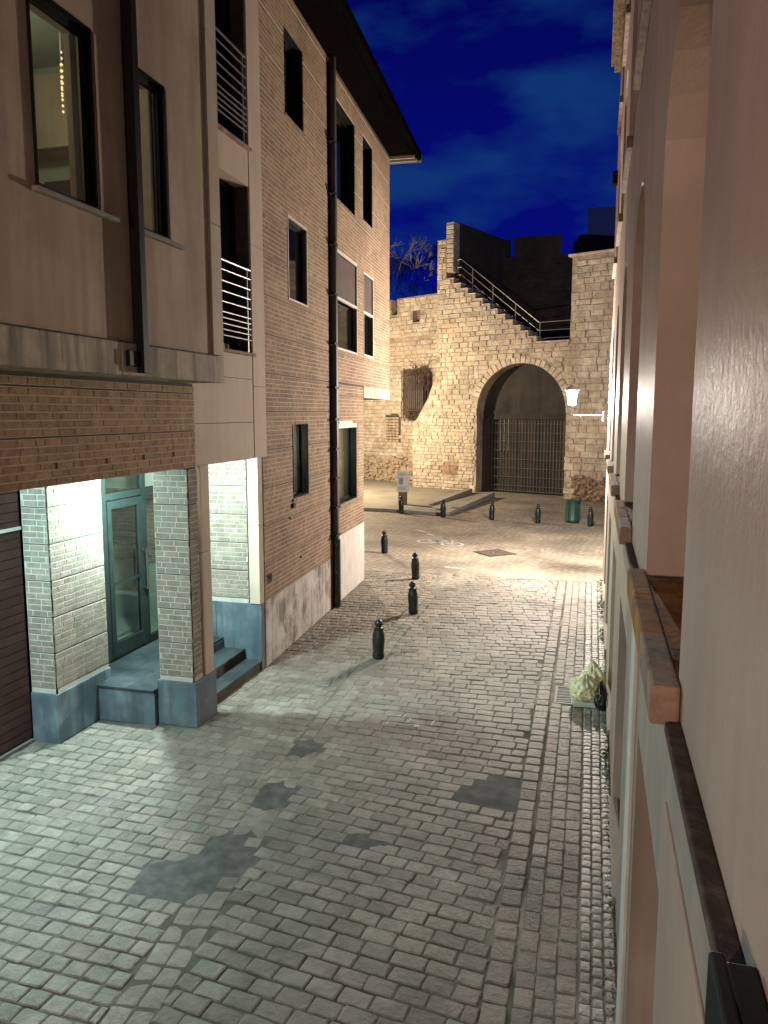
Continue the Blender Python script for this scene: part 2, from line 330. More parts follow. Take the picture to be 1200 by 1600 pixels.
# one block (brick, stone) in local coords: u,w,z ; back at w=0, front at w=d with a chamfer
def block_vf(l, h, d, c, jit=0.0):
    j = lambda: rnd(-jit, jit)
    b = [(-l / 2 + j() * .5, 0, -h / 2 + j() * .5), (l / 2 + j() * .5, 0, -h / 2 + j() * .5), (l / 2 + j() * .5, 0, h / 2 + j() * .5), (-l / 2 + j() * .5, 0, h / 2 + j() * .5)]
    m = [(x, d - c, z) for x, _, z in b]
    f = [(x * (1 - 2 * c / l) + j() * .4, d + j() * .4, z * (1 - 2 * c / h) + j() * .4) for x, _, z in b]
    vs = b + m + f
    fs = []
    for k in (0, 4):
        for i in range(4):
            q = (i + 1) % 4; fs.append((k + i, k + q, k + 4 + q, k + 4 + i))
    fs.append((8, 9, 10, 11))
    return vs, fs

_mesh_cache = {}
def place_blocks(fr, blocks, mat, parent, name='brick', most=300, c=.004, jit=0.0, variants=6, score=None):
    """blocks: (u, w, z, length, height, proud). Nearest/largest become objects, the rest one mesh of kind stuff"""
    def sc(b):
        p = fr.p(b[0], b[1], b[2]) - EYE; d = p.length
        return b[3] * b[4] * abs(p.dot(fr.N)) / d ** 3
    bs = sorted(blocks, key=sc, reverse=True) if score is None else sorted(blocks, key=score, reverse=True)
    for b in bs[:most]:
        u, w, z, l, h, d = b
        key = (mat.name, round(l, 2), round(h, 3), round(d, 3), random.randrange(variants))
        me = _mesh_cache.get(key)
        if me is None:
            mb = MB(); mb.add(*block_vf(l, h, d, c, jit)); 
            mb.f = [f[::-1] for f in mb.f]
            me = mb.mesh(name, mat); _mesh_cache[key] = me
        o = bpy.data.objects.new(name, me); COL.objects.link(o); par(o, parent)
        o.matrix_basis = fr.mat(u, w, z)
    rest = bs[most:]
    if rest:
        mb = MB()
        for u, w, z, l, h, d in rest:
            vs, fs = block_vf(l, h, d, c, jit)
            if not fr.flip: fs = [f[::-1] for f in fs]
            mb.add([fr.p(u + a, w + q, z + t) for a, q, t in vs], fs)
        mb.obj(name + 'work', mat, parent, kind='stuff')

def brick_field(u0, u1, z0, z1, holes=(), course=.0745, length=.22, joint=.011, proud=.010, period=0, gap=.02, zoff=0, w=0.0, edge_in=True):
    """rows of bricks in a rectangle, holes = (u0,u1,z0,z1); period = courses between recessed joints"""
    out = []; bands = []
    z = z0; row = 0; k = 0; bz = z0
    while z + course * .8 <= z1 + 1e-4:
        off = rnd(0, length) if row % 2 == 0 else rnd(0, length)
        u = u0 - off
        while u < u1:
            l = length if random.random() < .9 else length * .5
            a = max(u, u0); b = min(u + l, u1); u += l
            if b - a < .03: continue
            segs = [(a, b)]
            for h in holes:
                if z + course * .5 > h[2] and z + course * .5 < h[3]:
                    ns = []
                    for s in segs:
                        if s[1] <= h[0] or s[0] >= h[1]: ns.append(s); continue
                        if s[0] < h[0]: ns.append((s[0], h[0]))
                        if s[1] > h[1]: ns.append((h[1], s[1]))
                    segs = ns
            for s in segs:
                if s[1] - s[0] > .035:
                    out.append(((s[0] + s[1]) / 2, w, z + course / 2, round(s[1] - s[0] - joint, 2), course - joint, round(proud + random.choice((-.001, 0, 0, .001)), 3)))
        z += course; row += 1; k += 1
        if period and k == period:
            bands.append((bz, z)); z += gap; bz = z; k = 0
    bands.append((bz, min(z, z1)))
    return out, bands

def mortar_bands(fr, bands, u0, u1, holes, w0, w1, mat, parent):
    mb = MB()
    for a, b in bands:
        if b - a < .01: continue
        cuts = sorted({a, b} | {z for h in holes for z in (h[2], h[3]) if a < z < b})
        for c0, c1 in zip(cuts, cuts[1:]):
            m = (c0 + c1) / 2; segs = [(u0, u1)]
            for h in holes:
                if h[2] < m < h[3]:
                    ns = []
                    for s in segs:
                        if s[1] <= h[0] or s[0] >= h[1]: ns.append(s); continue
                        if s[0] < h[0]: ns.append((s[0], h[0]))
                        if s[1] > h[1]: ns.append((h[1], s[1]))
                    segs = ns
            for s in segs: mb.box((s[0], w0, c0), (s[1], w1, c1), fr)
    return mb.obj('mortar', mat, parent)

# ------------------------------------------------------------------ lantern in view, and lamps assumed or added out of view
def point(name, loc, power, col, r, parent=None):
    l = bpy.data.lights.new(name, 'POINT'); l.energy = power; l.color = col; l.shadow_soft_size = r
    o = bpy.data.objects.new(name, l); COL.objects.link(o); par(o, parent); o.location = loc; return o

def lantern(wall_x, x, y, z, label, power, col=(1, .83, .60), lz=-.10):
    root = thing('street_lamp', (wall_x, y, z - .53), label, 'street lamp', 'lantern street lamps')
    mb = MB(); mb.tube((wall_x - .02, y, z - .53), (x, y, z - .53), .022)
    mb.tube((x, y, z - .53), (x, y, z - .42), .016)
    mb.obj('arm', MT['lamp_paint'], root, smooth=True)
    mb = MB(); mb.box((wall_x - .045, y - .06, z - .70), (wall_x, y + .06, z - .42)); mb.obj('wall_plate', MT['lamp_paint'], root, bev=.006)
    mb = MB()
    for i in range(14):
        a0 = 6.28319 * i / 14; a1 = 6.28319 * (i + 1) / 14
        mb.tube((x + .045 * math.cos(a0), y, z - .36 + .045 * math.sin(a0)), (x + .045 * math.cos(a1), y, z - .36 + .045 * math.sin(a1)), .010, n=6)
    mb.obj('scroll_ring', MT['lamp_paint'], root, smooth=True)
    mb = MB(); mb.lathe([(.02, -.31), (.05, -.29), (.055, -.265), (.02, -.262)], 12, (x, y, z)); mb.obj('base_ring', MT['lamp_paint'], root)
    b0, b1, zb, zt = .085, .145, z - .26, z + .13
    cr = lambda r, zz: [(x + r * sx, y + r * sy, zz) for sx, sy in ((-1, -1), (1, -1), (1, 1), (-1, 1))]
    lo = cr(b0, zb); hi = cr(b1, zt)
    for i in range(4):
        j = (i + 1) % 4
        mb = MB(); mb.add([lo[i], lo[j], hi[j], hi[i]], [(0, 1, 2, 3)]); mb.obj('glass_pane', MT['lampglass'], root)
    mb = MB()
    for i in range(4):
        mb.tube(lo[i], hi[i], .010, n=6); mb.tube(hi[i], hi[(i + 1) % 4], .014, n=6)
    mb.obj('frame', MT['lamp_paint'], root)
    mb = MB(); mb.lathe([(.19, .13), (.20, .145), (.12, .22), (.05, .26), (.04, .29), (.015, .34), (.001, .36)], 16, (x, y, z)); mb.obj('roof', MT['lamp_paint'], root, smooth=True)
    mb = MB(); mb.lathe([(.001, -.05), (.035, -.03), (.045, .02), (.03, .07), (.001, .09)], 12, (x, y, z)); bo = mb.obj('bulb', MT['bulb'], root, smooth=True)
    point('lamp_light', (x, y, z + lz), power, col, .06, root)
    return root

LAMPS = dict(front=9200, behind=2200, behind_left=1600, left=8200, porch=800, porch2=620)  # front is in view
lantern(.19, -.66, 21.3, 4.66, 'lit wall lantern on a bracket arm in front of the stone arch', LAMPS['front'], (1, .90, .79))
lantern(.29, -.62, -4.6, 5.0, 'assumed unseen wall lantern added on the pink house behind the viewpoint', LAMPS['behind'], (1, .74, .53), lz=.04)  # assumed lantern out of view, added to light the foreground and left facade
LB_ = thing('street_lamp', (-4.6, -7.0, 0), 'unseen lamp column added on the left side of the street behind the viewpoint', 'street lamp', 'lantern street lamps')
point('lamp_light', (-4.3, -6.7, 5.3), LAMPS['behind_left'], (1, .72, .52), .10, LB_)  # lamp added out of view to light the right wall and the ground

# ================================================================== GROUND
def polyobj(name, pts, z, mat, kind='structure', thick=0, parent=None):
    mb = MB(); n = len(pts)
    top = [(x, y, z) for x, y in pts]
    tr = tessellate_polygon([[Vector(p) for p in top]])
    fs = [tuple(t) for t in tr]; vs = list(top)
    if thick:
        vs += [(x, y, z - thick) for x, y in pts]
        fs += [(i, (i + 1) % n, n + (i + 1) % n, n + i) for i in range(n)]
    mb.add(vs, fs); o = mb.obj(name, mat, parent); fixn(o)
    # normals up
    me = o.data
    if not thick and me.polygons[0].normal.z < 0: me.flip_normals()
    if kind: o['kind'] = kind
    return o
polyobj('ground', [(-250, -120), (250, -120), (250, 300), (-250, 300)], -.045, MT['joint'])
square = polyobj('square_paving', [(-16, 19.6), (.6, 19.6), (.6, 60), (-30, 60), (-30, 19.6)], -.008, MT['square'])

XD = [(0, -2.7), (5.0, -3.08), (7.47, -3.31), (9.93, -3.48), (14.1, -3.62), (20.2, -3.66), (30, -3.7)]
def lerp(tab, t):
    for (a, p), (b, q) in zip(tab, tab[1:]):
        if t <= b: return p + (q - p) * (t - a) / (b - a)
    return tab[-1][1]
xd = lambda y: lerp(XD, y)
xc = lambda y: -.46 - .0095 * (y - 5)
def xl(y):
    if y < 7.93: return -6.85
    if y < 8.74: return -6.48
    if y < 9.43: return -5.02
    if y < 11.3: return -5.19
    if y < 18.5: return -5.17 - .0584 * (y - 11.32)
    return -9.0
ROOT_R = thing('roadway', (-2, 10, 0), None, None, kind='structure')
ROOT_L = thing('side_pavement', (-5, 8, 0), None, None, kind='structure')
ROOT_G = thing('gutter', (-3.5, 10, 0), None, None, kind='structure')
ROOT_W = thing('kerb_strip', (0, 10, 0), None, None, kind='structure')
bed = polyobj('joint_bed', [(-7.0, 2), (.32, 2), (.32, 19.62), (-9.0, 19.62), (-9, 16), (-7.0, 12)], -.011, MT['joint'], kind=None, parent=ROOT_R)

def cobble_vf(l, wd, top=.0, dep=.03, ang=0, round_=.20, jit=.005, dome=.004):
    a, b = l / 2, wd / 2; r = min(a, b) * round_; pts = []
    for sx, sy in ((1, 1), (-1, 1), (-1, -1), (1, -1)):
        p = [(sx * a, sy * (b - r)), (sx * (a - r * .3), sy * (b - r * .3)), (sx * (a - r), sy * b)]
        if sx * sy < 0: p.reverse()
        pts += p
    pts = [(x + rnd(-jit, jit), y + rnd(-jit, jit)) for x, y in pts]; n = len(pts)
    tx, ty = rnd(-.035, .035), rnd(-.035, .035)
    c = min(.012, min(a, b) * .25)
    ca, sa = math.cos(ang), math.sin(ang)
    rot = lambda x, y: (x * ca - y * sa, x * sa + y * ca)
    vs = []
    for x, y in pts: X, Y = rot(x, y); vs.append((X, Y, -dep))
    for x, y in pts: X, Y = rot(x, y); vs.append((X, Y, top - c * .7 + tx * x + ty * y))
    for x, y in pts:
        s = 1 - c / max(.03, math.hypot(x, y)) * 1.15; X, Y = rot(x * s, y * s); vs.append((X, Y, top + tx * x + ty * y))
    fs = []
    for k in (0, n):
        for i in range(n): j = (i + 1) % n; fs.append((k + i, k + j, k + n + j, k + n + i))
    vs.append((0, 0, top + dome)); m = len(vs) - 1
    for i in range(n): fs.append((2 * n + i, 2 * n + (i + 1) % n, m))
    return vs, fs

def lay(cobs, parent, mat, most=300, name='cobblestone'):
    """cobs: (x, y, length, width, angle, z)"""
    def sc(c):
        d = (Vector((c[0], c[1], 0)) - EYE); 
        inview = -6.9 < c[0] and c[1] > 4.9 and math.degrees(math.atan2(-c[0], c[1])) < 41
        return (c[2] * c[3] * EYE.z / d.length ** 3) * (1 if inview else .001)
    cobs = sorted(cobs, key=sc, reverse=True)
    for x, y, l, w, a, z in cobs[:most]:
        key = (mat.name, round(l, 2), round(w, 2), random.randrange(5)); me = _mesh_cache.get(key)
        if me is None:
            mb = MB(); mb.add(*cobble_vf(round(l, 2), round(w, 2))); me = mb.mesh(name, mat); me.polygons.foreach_set('use_smooth', [False] * len(me.polygons)); _mesh_cache[key] = me
        o = bpy.data.objects.new(name, me); COL.objects.link(o); par(o, parent); o.location = (x, y, z); o.rotation_euler = (0, 0, a)
    if cobs[most:]:
        mb = MB()
        for x, y, l, w, a, z in cobs[most:]:
            vs, fs = cobble_vf(l, w, ang=a); mb.add([(x + p, y + q, z + t) for p, q, t in vs], fs)
        mb.obj('far_' + name + 's', mat, parent, kind='stuff')

PATCH = [  # hollows filled with asphalt: polygons on the ground
    ('asphalt_patch', [(-1.42, 8.02), (-1.30, 8.35), (-1.02, 8.56), (-.74, 8.46), (-.60, 8.2), (-.62, 7.92), (-.86, 7.84), (-1.18, 7.88)]),
    ('asphalt_patch', [(-3.92, 5.55), (-3.88, 5.9), (-3.55, 6.12), (-3.52, 6.55), (-3.22, 6.66), (-3.08, 6.3), (-3.10, 5.95), (-3.24, 5.62), (-3.5, 5.42)]),
    ('asphalt_patch', [(-3.47, 7.25), (-3.49, 7.62), (-3.32, 7.72), (-3.14, 7.66), (-3.14, 7.3), (-3.3, 7.2)]),
    ('asphalt_patch', [(-3.55, 8.45), (-3.57, 8.82), (-3.38, 8.9), (-3.24, 8.8), (-3.26, 8.5)]),
    ('asphalt_patch', [(-2.45, 6.78), (-2.2, 6.95), (-1.85, 6.92), (-1.82, 6.78), (-2.1, 6.7)]),
]
def inpoly(x, y, P):
    c = False; n = len(P)
    for i in range(n):
        x1, y1 = P[i]; x2, y2 = P[(i + 1) % n]
        if (y1 > y) != (y2 > y) and x < (x2 - x1) * (y - y1) / (y2 - y1) + x1: c = not c
    return c
GR = (-.47, -.19, 11.06, 11.78)     # drain opening
def blocked(x, y):
    if any(inpoly(x, y, P) for _, P in PATCH): return True
    return GR[0] - .06 < x < GR[1] + .06 and GR[2] - .06 < y < GR[3] + .06

def slope(v): return -.125 if v < 7.5 else min(.125, -.125 + .25 * (v - 7.5) / 6)
# main roadway: rows across, running bond
cobs = []; v = 3.2; row = 0
while v < 20.4:
    h = .168 + .05 * min(1, max(0, (v - 6) / 10)); s = slope(v)
    x = xd(v) + .17 - (.13 if row % 2 else 0) - rnd(0, .04) - .05; xr = xc(v) - .2
    while x < xr:
        l = rnd(.225, .285); a, b = x, x + l; x = b + .006
        xm = (a + b) / 2; y = v + s * (xm + 2) + rnd(-.003, .003)
        lo = xd(y) + .18; hi = xc(y) - .21
        a = max(a, lo); b = min(b, hi)
        if b - a < .07 or y > 19.6 or y < 3: continue
        xm = (a + b) / 2
        if blocked(xm, y): continue
        cobs.append((xm, y, b - a, h - .016 + rnd(-.003, .003), math.atan(s) + rnd(-.008, .008), rnd(-.004, .005)))
    v += h + .002; row += 1
lay(cobs, ROOT_R, MT['cobble'])
# side pavement on the left
cobs = []; v = 2.9
while v < 20.2:
    h = .168 + .04 * min(1, max(0, (v - 7) / 8)); s = -.03 + .10 * min(1, max(0, (v - 9) / 6))
    x = -9.2 - rnd(0, .2)
    while x < -2.8:
        l = rnd(.165, .235); a, b = x, x + l; x = b + .010
        xm = (a + b) / 2; y = v + s * (xm + 5) + rnd(-.004, .004)
        a = max(a, xl(y) + .005); b = min(b, xd(y) - .185)
        if b - a < .06 or y > 19.6 or y < 2.9: continue
        xm = (a + b) / 2
        if blocked(xm, y): continue
        cobs.append((xm, y, b - a, h - .013 + rnd(-.006, .004), math.atan(s) + rnd(-.02, .02), rnd(-.004, .005)))
    v += h + .002
lay(cobs, ROOT_L, MT['cobble'])
# gutter: two courses along the diagonal
cobs = []
for c in (-1, 1):
    y = 3.0
    while y < 19.5:
        l = rnd(.18, .27); ym = y + l / 2; x = xd(ym) + c * .088
        if not blocked(x, ym): cobs.append((x, ym, .165, l - .011, math.atan((xd(ym - .3) - xd(ym + .3)) / .6), -.007 + rnd(-.003, .003)))
        y += l
lay(cobs, ROOT_G, MT['cobble'])
# kerb strip by the right wall
big = []; small = []
y = 3.0
while y < 19.5:
    l = rnd(.19, .26); ym = y + l / 2
    if not blocked(xc(ym) - .1, ym): big.append((xc(ym) - .105, ym, .185, l - .015, rnd(-.03, .03), rnd(.0, .008)))
    y += l
for c in range(3):
    y = 3.0 + rnd(0, .1)
    while y < 19.5:
        l = rnd(.16, .26); ym = y + l / 2; x = xc(ym) + .015 + .075 + c * .15
        if not blocked(x, ym): big.append((x, ym, .143, l - .010, rnd(-.02, .02), -.003 + rnd(-.003, .003)))
        y += l
for c in range(3):
    y = 3.0 + rnd(0, .1)
    while y < 19.6:
        l = rnd(.10, .125); ym = y + l / 2; x0 = xc(ym) + .475; wd = (.285 - x0) / 3; x = x0 + wd * (c + .5)
        if wd > .05 and x < .28: small.append((x, ym, wd - .009, l - .009, rnd(-.03, .03), rnd(-.004, .004)))
        y += l
lay(big, ROOT_W, MT['cobble'], 260)
lay(small, ROOT_W, MT['sett_small'], 300, 'small_sett')
for nm, P in PATCH:
    mb = MB(); n = len(P) ; cx = sum(p[0] for p in P) / n; cyy = sum(p[1] for p in P) / n
    Q = [Vector((cx, cyy)) + (Vector(p) - Vector((cx, cyy))) * 1.0 + (Vector(p) - Vector((cx, cyy))).normalized() * .085 for p in P]
    vs = [(p.x, p.y, -.0095) for p in Q] + [(cx + (p.x - cx) * .62, cyy + (p.y - cyy) * .62, -.001) for p in Q] + [(cx, cyy, .002)]
    m = len(Q); fs = [(i, (i + 1) % m, m + (i + 1) % m, m + i) for i in range(m)] + [(m + i, m + (i + 1) % m, 2 * m) for i in range(m)]
    mb.add(vs, fs); o = mb.obj(nm, MT['asphalt'], None, smooth=True, kind='structure'); fixn(o)

# raised pavement by the left wall, with its kerb and the two cheeks of the gate ramp
polyobj('raised_pavement', [(-24, 31.9), (-8.69, 31.75), (-6.10, 31.02), (-7.3, 34.0), (-6.25, 40.2), (-9.9, 41.9), (-10.36, 44.2), (-24, 53)], .11, MT['pave_left'], thick=.13)
def prism(mb, a, b, wd, h0, h1, z=0):
    a = Vector((*a, 0)); b = Vector((*b, 0)); t = (b - a).normalized(); s = Vector((-t.y, t.x, 0)) * wd / 2
    mb.add([a - s + Vector((0, 0, z)), b - s + Vector((0, 0, z)), b + s + Vector((0, 0, z)), a + s + Vector((0, 0, z)),
            a - s + Vector((0, 0, z + h0)), b - s + Vector((0, 0, z + h1)), b + s + Vector((0, 0, z + h1)), a + s + Vector((0, 0, z + h0))],
           [(0, 3, 2, 1), (4, 5, 6, 7), (0, 1, 5, 4), (1, 2, 6, 5), (2, 3, 7, 6), (3, 0, 4, 7)])
kr = thing('kerb', (-8, 31.7, 0), None, None, kind='structure')
pts = [(-16.5, 31.9), (-8.69, 31.62), (-6.05, 30.92)]
for a, b in zip(pts, pts[1:]):
    n = max(2, int((Vector(b) - Vector(a)).length / .95))
    for i in range(n):
        p = Vector(a).lerp(Vector(b), i / n); q = Vector(a).lerp(Vector(b), (i + .985) / n)
        mb = MB(); prism(mb, p, q, .18, .135, .135); mb.obj('kerbstone', MT['kerb'], kr, bev=.012)
rc = thing('ramp_cheek', (-5.4, 34, 0), None, None, kind='structure')
for A, B in (((-5.92, 31.05), (-4.95, 38.3)), ((-7.25, 33.9), (-6.3, 39.8))):
    n = 6
    for i in range(n):
        p = Vector(A).lerp(Vector(B), i / n); q = Vector(A).lerp(Vector(B), (i + .985) / n)
        mb = MB(); prism(mb, p, q, .34, .12 + .16 * i / n, .12 + .16 * (i + 1) / n); mb.obj('kerbstone', MT['kerb'], rc, bev=.015)
polyobj('gate_ramp', [(-6.1, 31.05), (-5.95, 31.05), (-4.95, 38.5), (-1.3, 38.9), (-1.3, 40.6), (-6.3, 41.0), (-6.35, 39.8), (-7.25, 33.9)], .03, MT['pave_left'], thick=.05)
#PART2
# ================================================================== LEFT: entrance building
EB = thing('apartment_building', (-6, 7, 0), 'beige rendered apartment building with an overhanging upper storey above a lit brick porch', 'building')
FX = Frame((-5.06, 0), (0, 1))              # street face of the lintel; u = Y
FA = Frame((-4.5, 0), (0, 1))               # face of the overhanging bay
FG = Frame((-6.87, 0), (0, 1))              # garage door and entrance door line

def window(fr, parent, u0, u1, z0, z1, rec=.16, fw=.06, fmat='black', glass='pane_dark', name='window', mull=None, depth=.05, lining=None, ft=None):
    """frame ring set back by rec, a pane, and lining of the reveal"""
    mb = MB(); w1 = -rec; w0 = -rec - depth; ft = ft or fw
    mb.box((u0, w0, z0), (u0 + fw, w1, z1), fr); mb.box((u1 - fw, w0, z0), (u1, w1, z1), fr)
    mb.box((u0 + fw, w0, z0), (u1 - fw, w1, z0 + fw), fr); mb.box((u0 + fw, w0, z1 - ft), (u1 - fw, w1, z1), fr)
    for m in (mull or []):
        mb.box((m - fw * .4, w0, z0 + fw), (m + fw * .4, w1, z1 - ft), fr)
    f = mb.obj(name, MT[fmat], parent)
    mb = MB(); mb.box((u0 + fw, w0 + .015, z0 + fw), (u1 - fw, w0 + .025, z1 - ft), fr); mb.obj('pane', MT[glass], f)
    if lining:
        mb = MB(); t = .012
        mb.box((u0 + .001, w1, z0), (u0 + t, -.002, z1), fr); mb.box((u1 - t, w1, z0), (u1 - .001, -.002, z1), fr)
        mb.box((u0 + t, w1, z1 - t), (u1 - t, -.002, z1 - .001), fr); mb.box((u0 + t, w1, z0 + .001), (u1 - t, -.002, z0 + t), fr)
        mb.obj('lining', MT[lining], f)
    return f

# ---- room behind the two bay windows
mb = MB()
mb.box((5.0, -2.6, 5.6), (8.3, -2.55, 8.3), FA); mb.box((5.0, -2.55, 5.6), (8.3, -.30, 5.65), FA); mb.box((5.0, -2.55, 8.25), (8.3, -.30, 8.3), FA)
mb.box((4.95, -2.6, 5.6), (5.0, -.30, 8.3), FA); mb.box((8.3, -2.6, 5.6), (8.35, -.30, 8.3), FA)
mb.obj('room', MT['room'], EB)
BW = [(5.64, 6.45, 6.06, 7.62), (7.03, 7.67, 6.05, 7.60)]
mb = MB(); slab(mb, FA, rect(2.0, 8.585, 4.9, 11.2), [rect(*w) for w in BW], -.30, -.03); fixn(mb.obj('bay_wall', MT['render'], EB))
mb = MB(); mb.box((8.60, -.56, 4.9), (8.86, 0, 6.44), FA); mb.box((8.60, -.56, 6.45), (8.86, 0, 8.6), FA); mb.box((8.60, -.56, 8.61), (8.86, 0, 11.2), FA); mb.obj('corner_strip', MT['precast'], EB, bev=.004)
mb = MB(); mb.box((8.585, -.30, 4.9), (8.60, -.05, 11.2), FA); mb.obj('groove_joint', MT['groove'], EB)  # recessed dark groove between bay wall and corner strip
# concrete band in four lengths, stained
for i, (a, b) in enumerate(((2.0, 4.4), (4.405, 6.70), (6.705, 7.1), (7.105, 8.86))):
    mb = MB(); mb.box((a, -.56, 4.57), (b, .0 if i != 2 else .004, 4.885), FA); mb.obj('band', MT['band'], EB, bev=.006)
mb = MB(); mb.box((2.0, -.03, 4.885), (8.58, .0, 4.90), FA); mb.obj('band_drip', MT['dirt'], EB)
mb = MB(); mb.box((8.3, -.34, 7.7), (8.58, -.031, 7.715), FA); 
for i, (u0, u1, z0, z1) in enumerate(BW):
    window(FA, EB, u0, u1, z0, z1, rec=.06, fw=.05, glass='glass', lining='black', ft=.08)
    mb = MB(); mb.box((u0 - .05, -.20, z0 - .055), (u1 + .27, .035, z0 - .012), FA); mb.obj('window_sill', MT['kerb'], EB, bev=.006)
    mb = MB(); mb.box((u1 + .06, -.031, z0), (u1 + .16, -.022, z1), FA); mb.obj('blind_rail', MT['render'], EB)
# black channel running down the bay
mb = MB(); mb.box((6.955, -.03, 4.60), (7.055, .085, 11.2), FA); mb.obj('downpipe', MT['black'], EB, bev=.004)
mb = MB(); mb.box((6.76, .001, 4.66), (6.95, .05, 4.81), FA); mb.obj('pipe_bracket', MT['black'], EB, bev=.004)
# chandelier, flowerpots on the window board: things in the room
ch = thing('chandelier', (-5.0, 6.68, 7.9), 'string of small warm lights hanging inside the upper left window', 'light fitting')
for dx, dy, l in ((0, 0, .42), (.05, .03, .62), (-.04, .04, .66), (.02, -.04, .55)):
    mb = MB(); mb.tube((-5.0 + dx, 6.68 + dy, 8.24), (-5.0 + dx, 6.68 + dy, 8.2 - l - .2), .004, n=5); mb.obj('cord', MT['pale_metal'], ch)
    for k in range(6):
        mb = MB(); mb.lathe([(.001, -.016), (.013, 0), (.001, .016)], 6, (-5.0 + dx, 6.68 + dy, 8.0 - l - .055 * k)); mb.obj('bead', MT['beads'], ch)
point('chandelier_light', (-5.7, 6.3, 7.55), 34.0, (1, .95, .74), .12, ch)
for (y, s, lab) in ((5.86, 1.0, 'leafy houseplant on the window board of the upper left window'), (6.2, .6, 'small plant pot beside the taller houseplant in the upper left window')):
    pl_ = thing('houseplant', (-5.02, y, 6.10), lab, 'plant')
    mb = MB(); mb.lathe([(.04 * s, 0), (.06 * s, .11 * s), (.062 * s, .12 * s)], 12, (-5.02, y, 6.10)); mb.obj('pot', MT['bluestone'], pl_)
    mb = MB()
    for i in range(40):
        a = rnd(0, 6.28); r = rnd(.01, .09) * s; z = 6.2 + rnd(.02, .26) * s; c = Vector((-5.02 + r * math.cos(a), y + r * math.sin(a), z)); q = Vector((rnd(-1, 1), rnd(-1, 1), rnd(-1, 1))).normalized() * .03 * s; t = q.cross(Vector((0, 0, 1))) * .6
        mb.add([c - q, c + t, c + q, c - t], [(0, 1, 2, 3)])
    mb.obj('leaves', MT['plant'], pl_)

# furnishings of the room that show through the glass
for a, b in ((6.33, 6.42), (7.585, 7.66)):
    mb = MB(); n = 12; vs = []
    for i in range(n + 1):
        y = a + (b - a) * i / n; w = -.15 + .012 * math.sin(i * 2.1); vs += [FA.p(y, w, 5.9), FA.p(y, w, 7.9)]
    mb.add(vs, [(2 * i, 2 * i + 2, 2 * i + 3, 2 * i + 1) for i in range(n)]); mb.obj('curtain', MT['curtain_dim'], EB, smooth=True)
mb = MB(); mb.box((7.9, -2.2, 7.2), (8.29, -1.0, 8.0), FA); mb.obj('wall_cabinet', MT['render'], EB, bev=.01)
mb = MB(); mb.box((8.25, -2.0, 6.2), (8.29, -1.3, 6.95), FA); mb.obj('picture', MT['plaster_dark'], EB)
mb = MB(); mb.box((7.7, -1.9, 5.66), (8.2, -.9, 6.25), FA); mb.obj('sideboard', MT['copper'], EB, bev=.01)

# ---- brick lintel wall under the bay
mb = MB(); mb.box((2.0, -.30, 3.5), (9.06, 0, 4.57), FX); mb.obj('lintel_wall', MT['groove'], EB)
bl, bd = brick_field(2.0, 9.06, 3.5, 4.57, course=.0765, length=.24, period=6, gap=.018, joint=.014, proud=.0035, w=.016)
mortar_bands(FX, bd, 2.0, 9.06, [], 0, .016, MT['mortar'], EB)
# vents: a few open perpends in the third course
place_blocks(FX, bl, MT['brick_red'], EB, most=300)
mb = MB()
for u in (6.35, 7.15, 7.85, 8.5): mb.box((u, .016, 3.66), (u + .014, .029, 3.72), FX)
mb.obj('weep_slot', MT['black'], EB)
# porch soffit, back walls
mb = MB(); mb.box((-6.87, 2, 3.505), (-5.36, 9.10, 3.60)); mb.box((-6.87, 9.10, 3.505), (-5.25, 11.28, 3.60)); mb.obj('porch_ceiling', MT['ceiling'], EB)
# garage door
mb = MB(); mb.box((2, -.06, 0), (8.0, -.04, 3.5), FG); mb.obj('garage_back', MT['black'], EB)
gd = MB(); gd.box((2, -.04, 3.30), (7.93, -.01, 3.5), FG); gdo = gd.obj('garage_door', MT['garage'], EB)
z = .06
while z < 3.28:
    h = .118 if not 2.72 < z < 2.80 else .10
    mb = MB(); mb.box((2, -.04, z), (7.93, -.012, z + h - .008), FG); mb.obj('slat', MT['garage'], gdo, bev=.003); z += h
mb = MB(); mb.box((2, -.012, 2.76), (7.93, .012, 2.80), FG); mb.obj('seal_strip', MT['white_line'], gdo)
mb = MB(); mb.box((2, -.04, .0), (7.93, .02, .035), FG); mb.obj('threshold', MT['kerb'], gdo)

# ---- pillars
def pillar(x0, x1, y0, y1, zt, z1, mats, nearfaces, plz, name, moremats=None):
    p = thing_part(name)
def pillar_faces(core, faces, z0, z1, root, bmat, mmat, most, course=.0745):
    x0, x1, y0, y1 = core
    mb = MB(); mb.box((x0, y0, z0), (x1, y1, z1)); mb.obj('pillar', MT['groove'], root)
    for fr, u0, u1 in faces:
        bl, bd = brick_field(u0, u1, z0 + .075, z1, course=course, length=.215, period=6, gap=.018, proud=.0045, w=.018)
        bd = [(z0, z0 + .062)] + bd
        mortar_bands(fr, bd, u0, u1, [], 0, .018, MT[mmat], root)
        place_blocks(fr, bl, MT[bmat], root, most=most, c=.003)
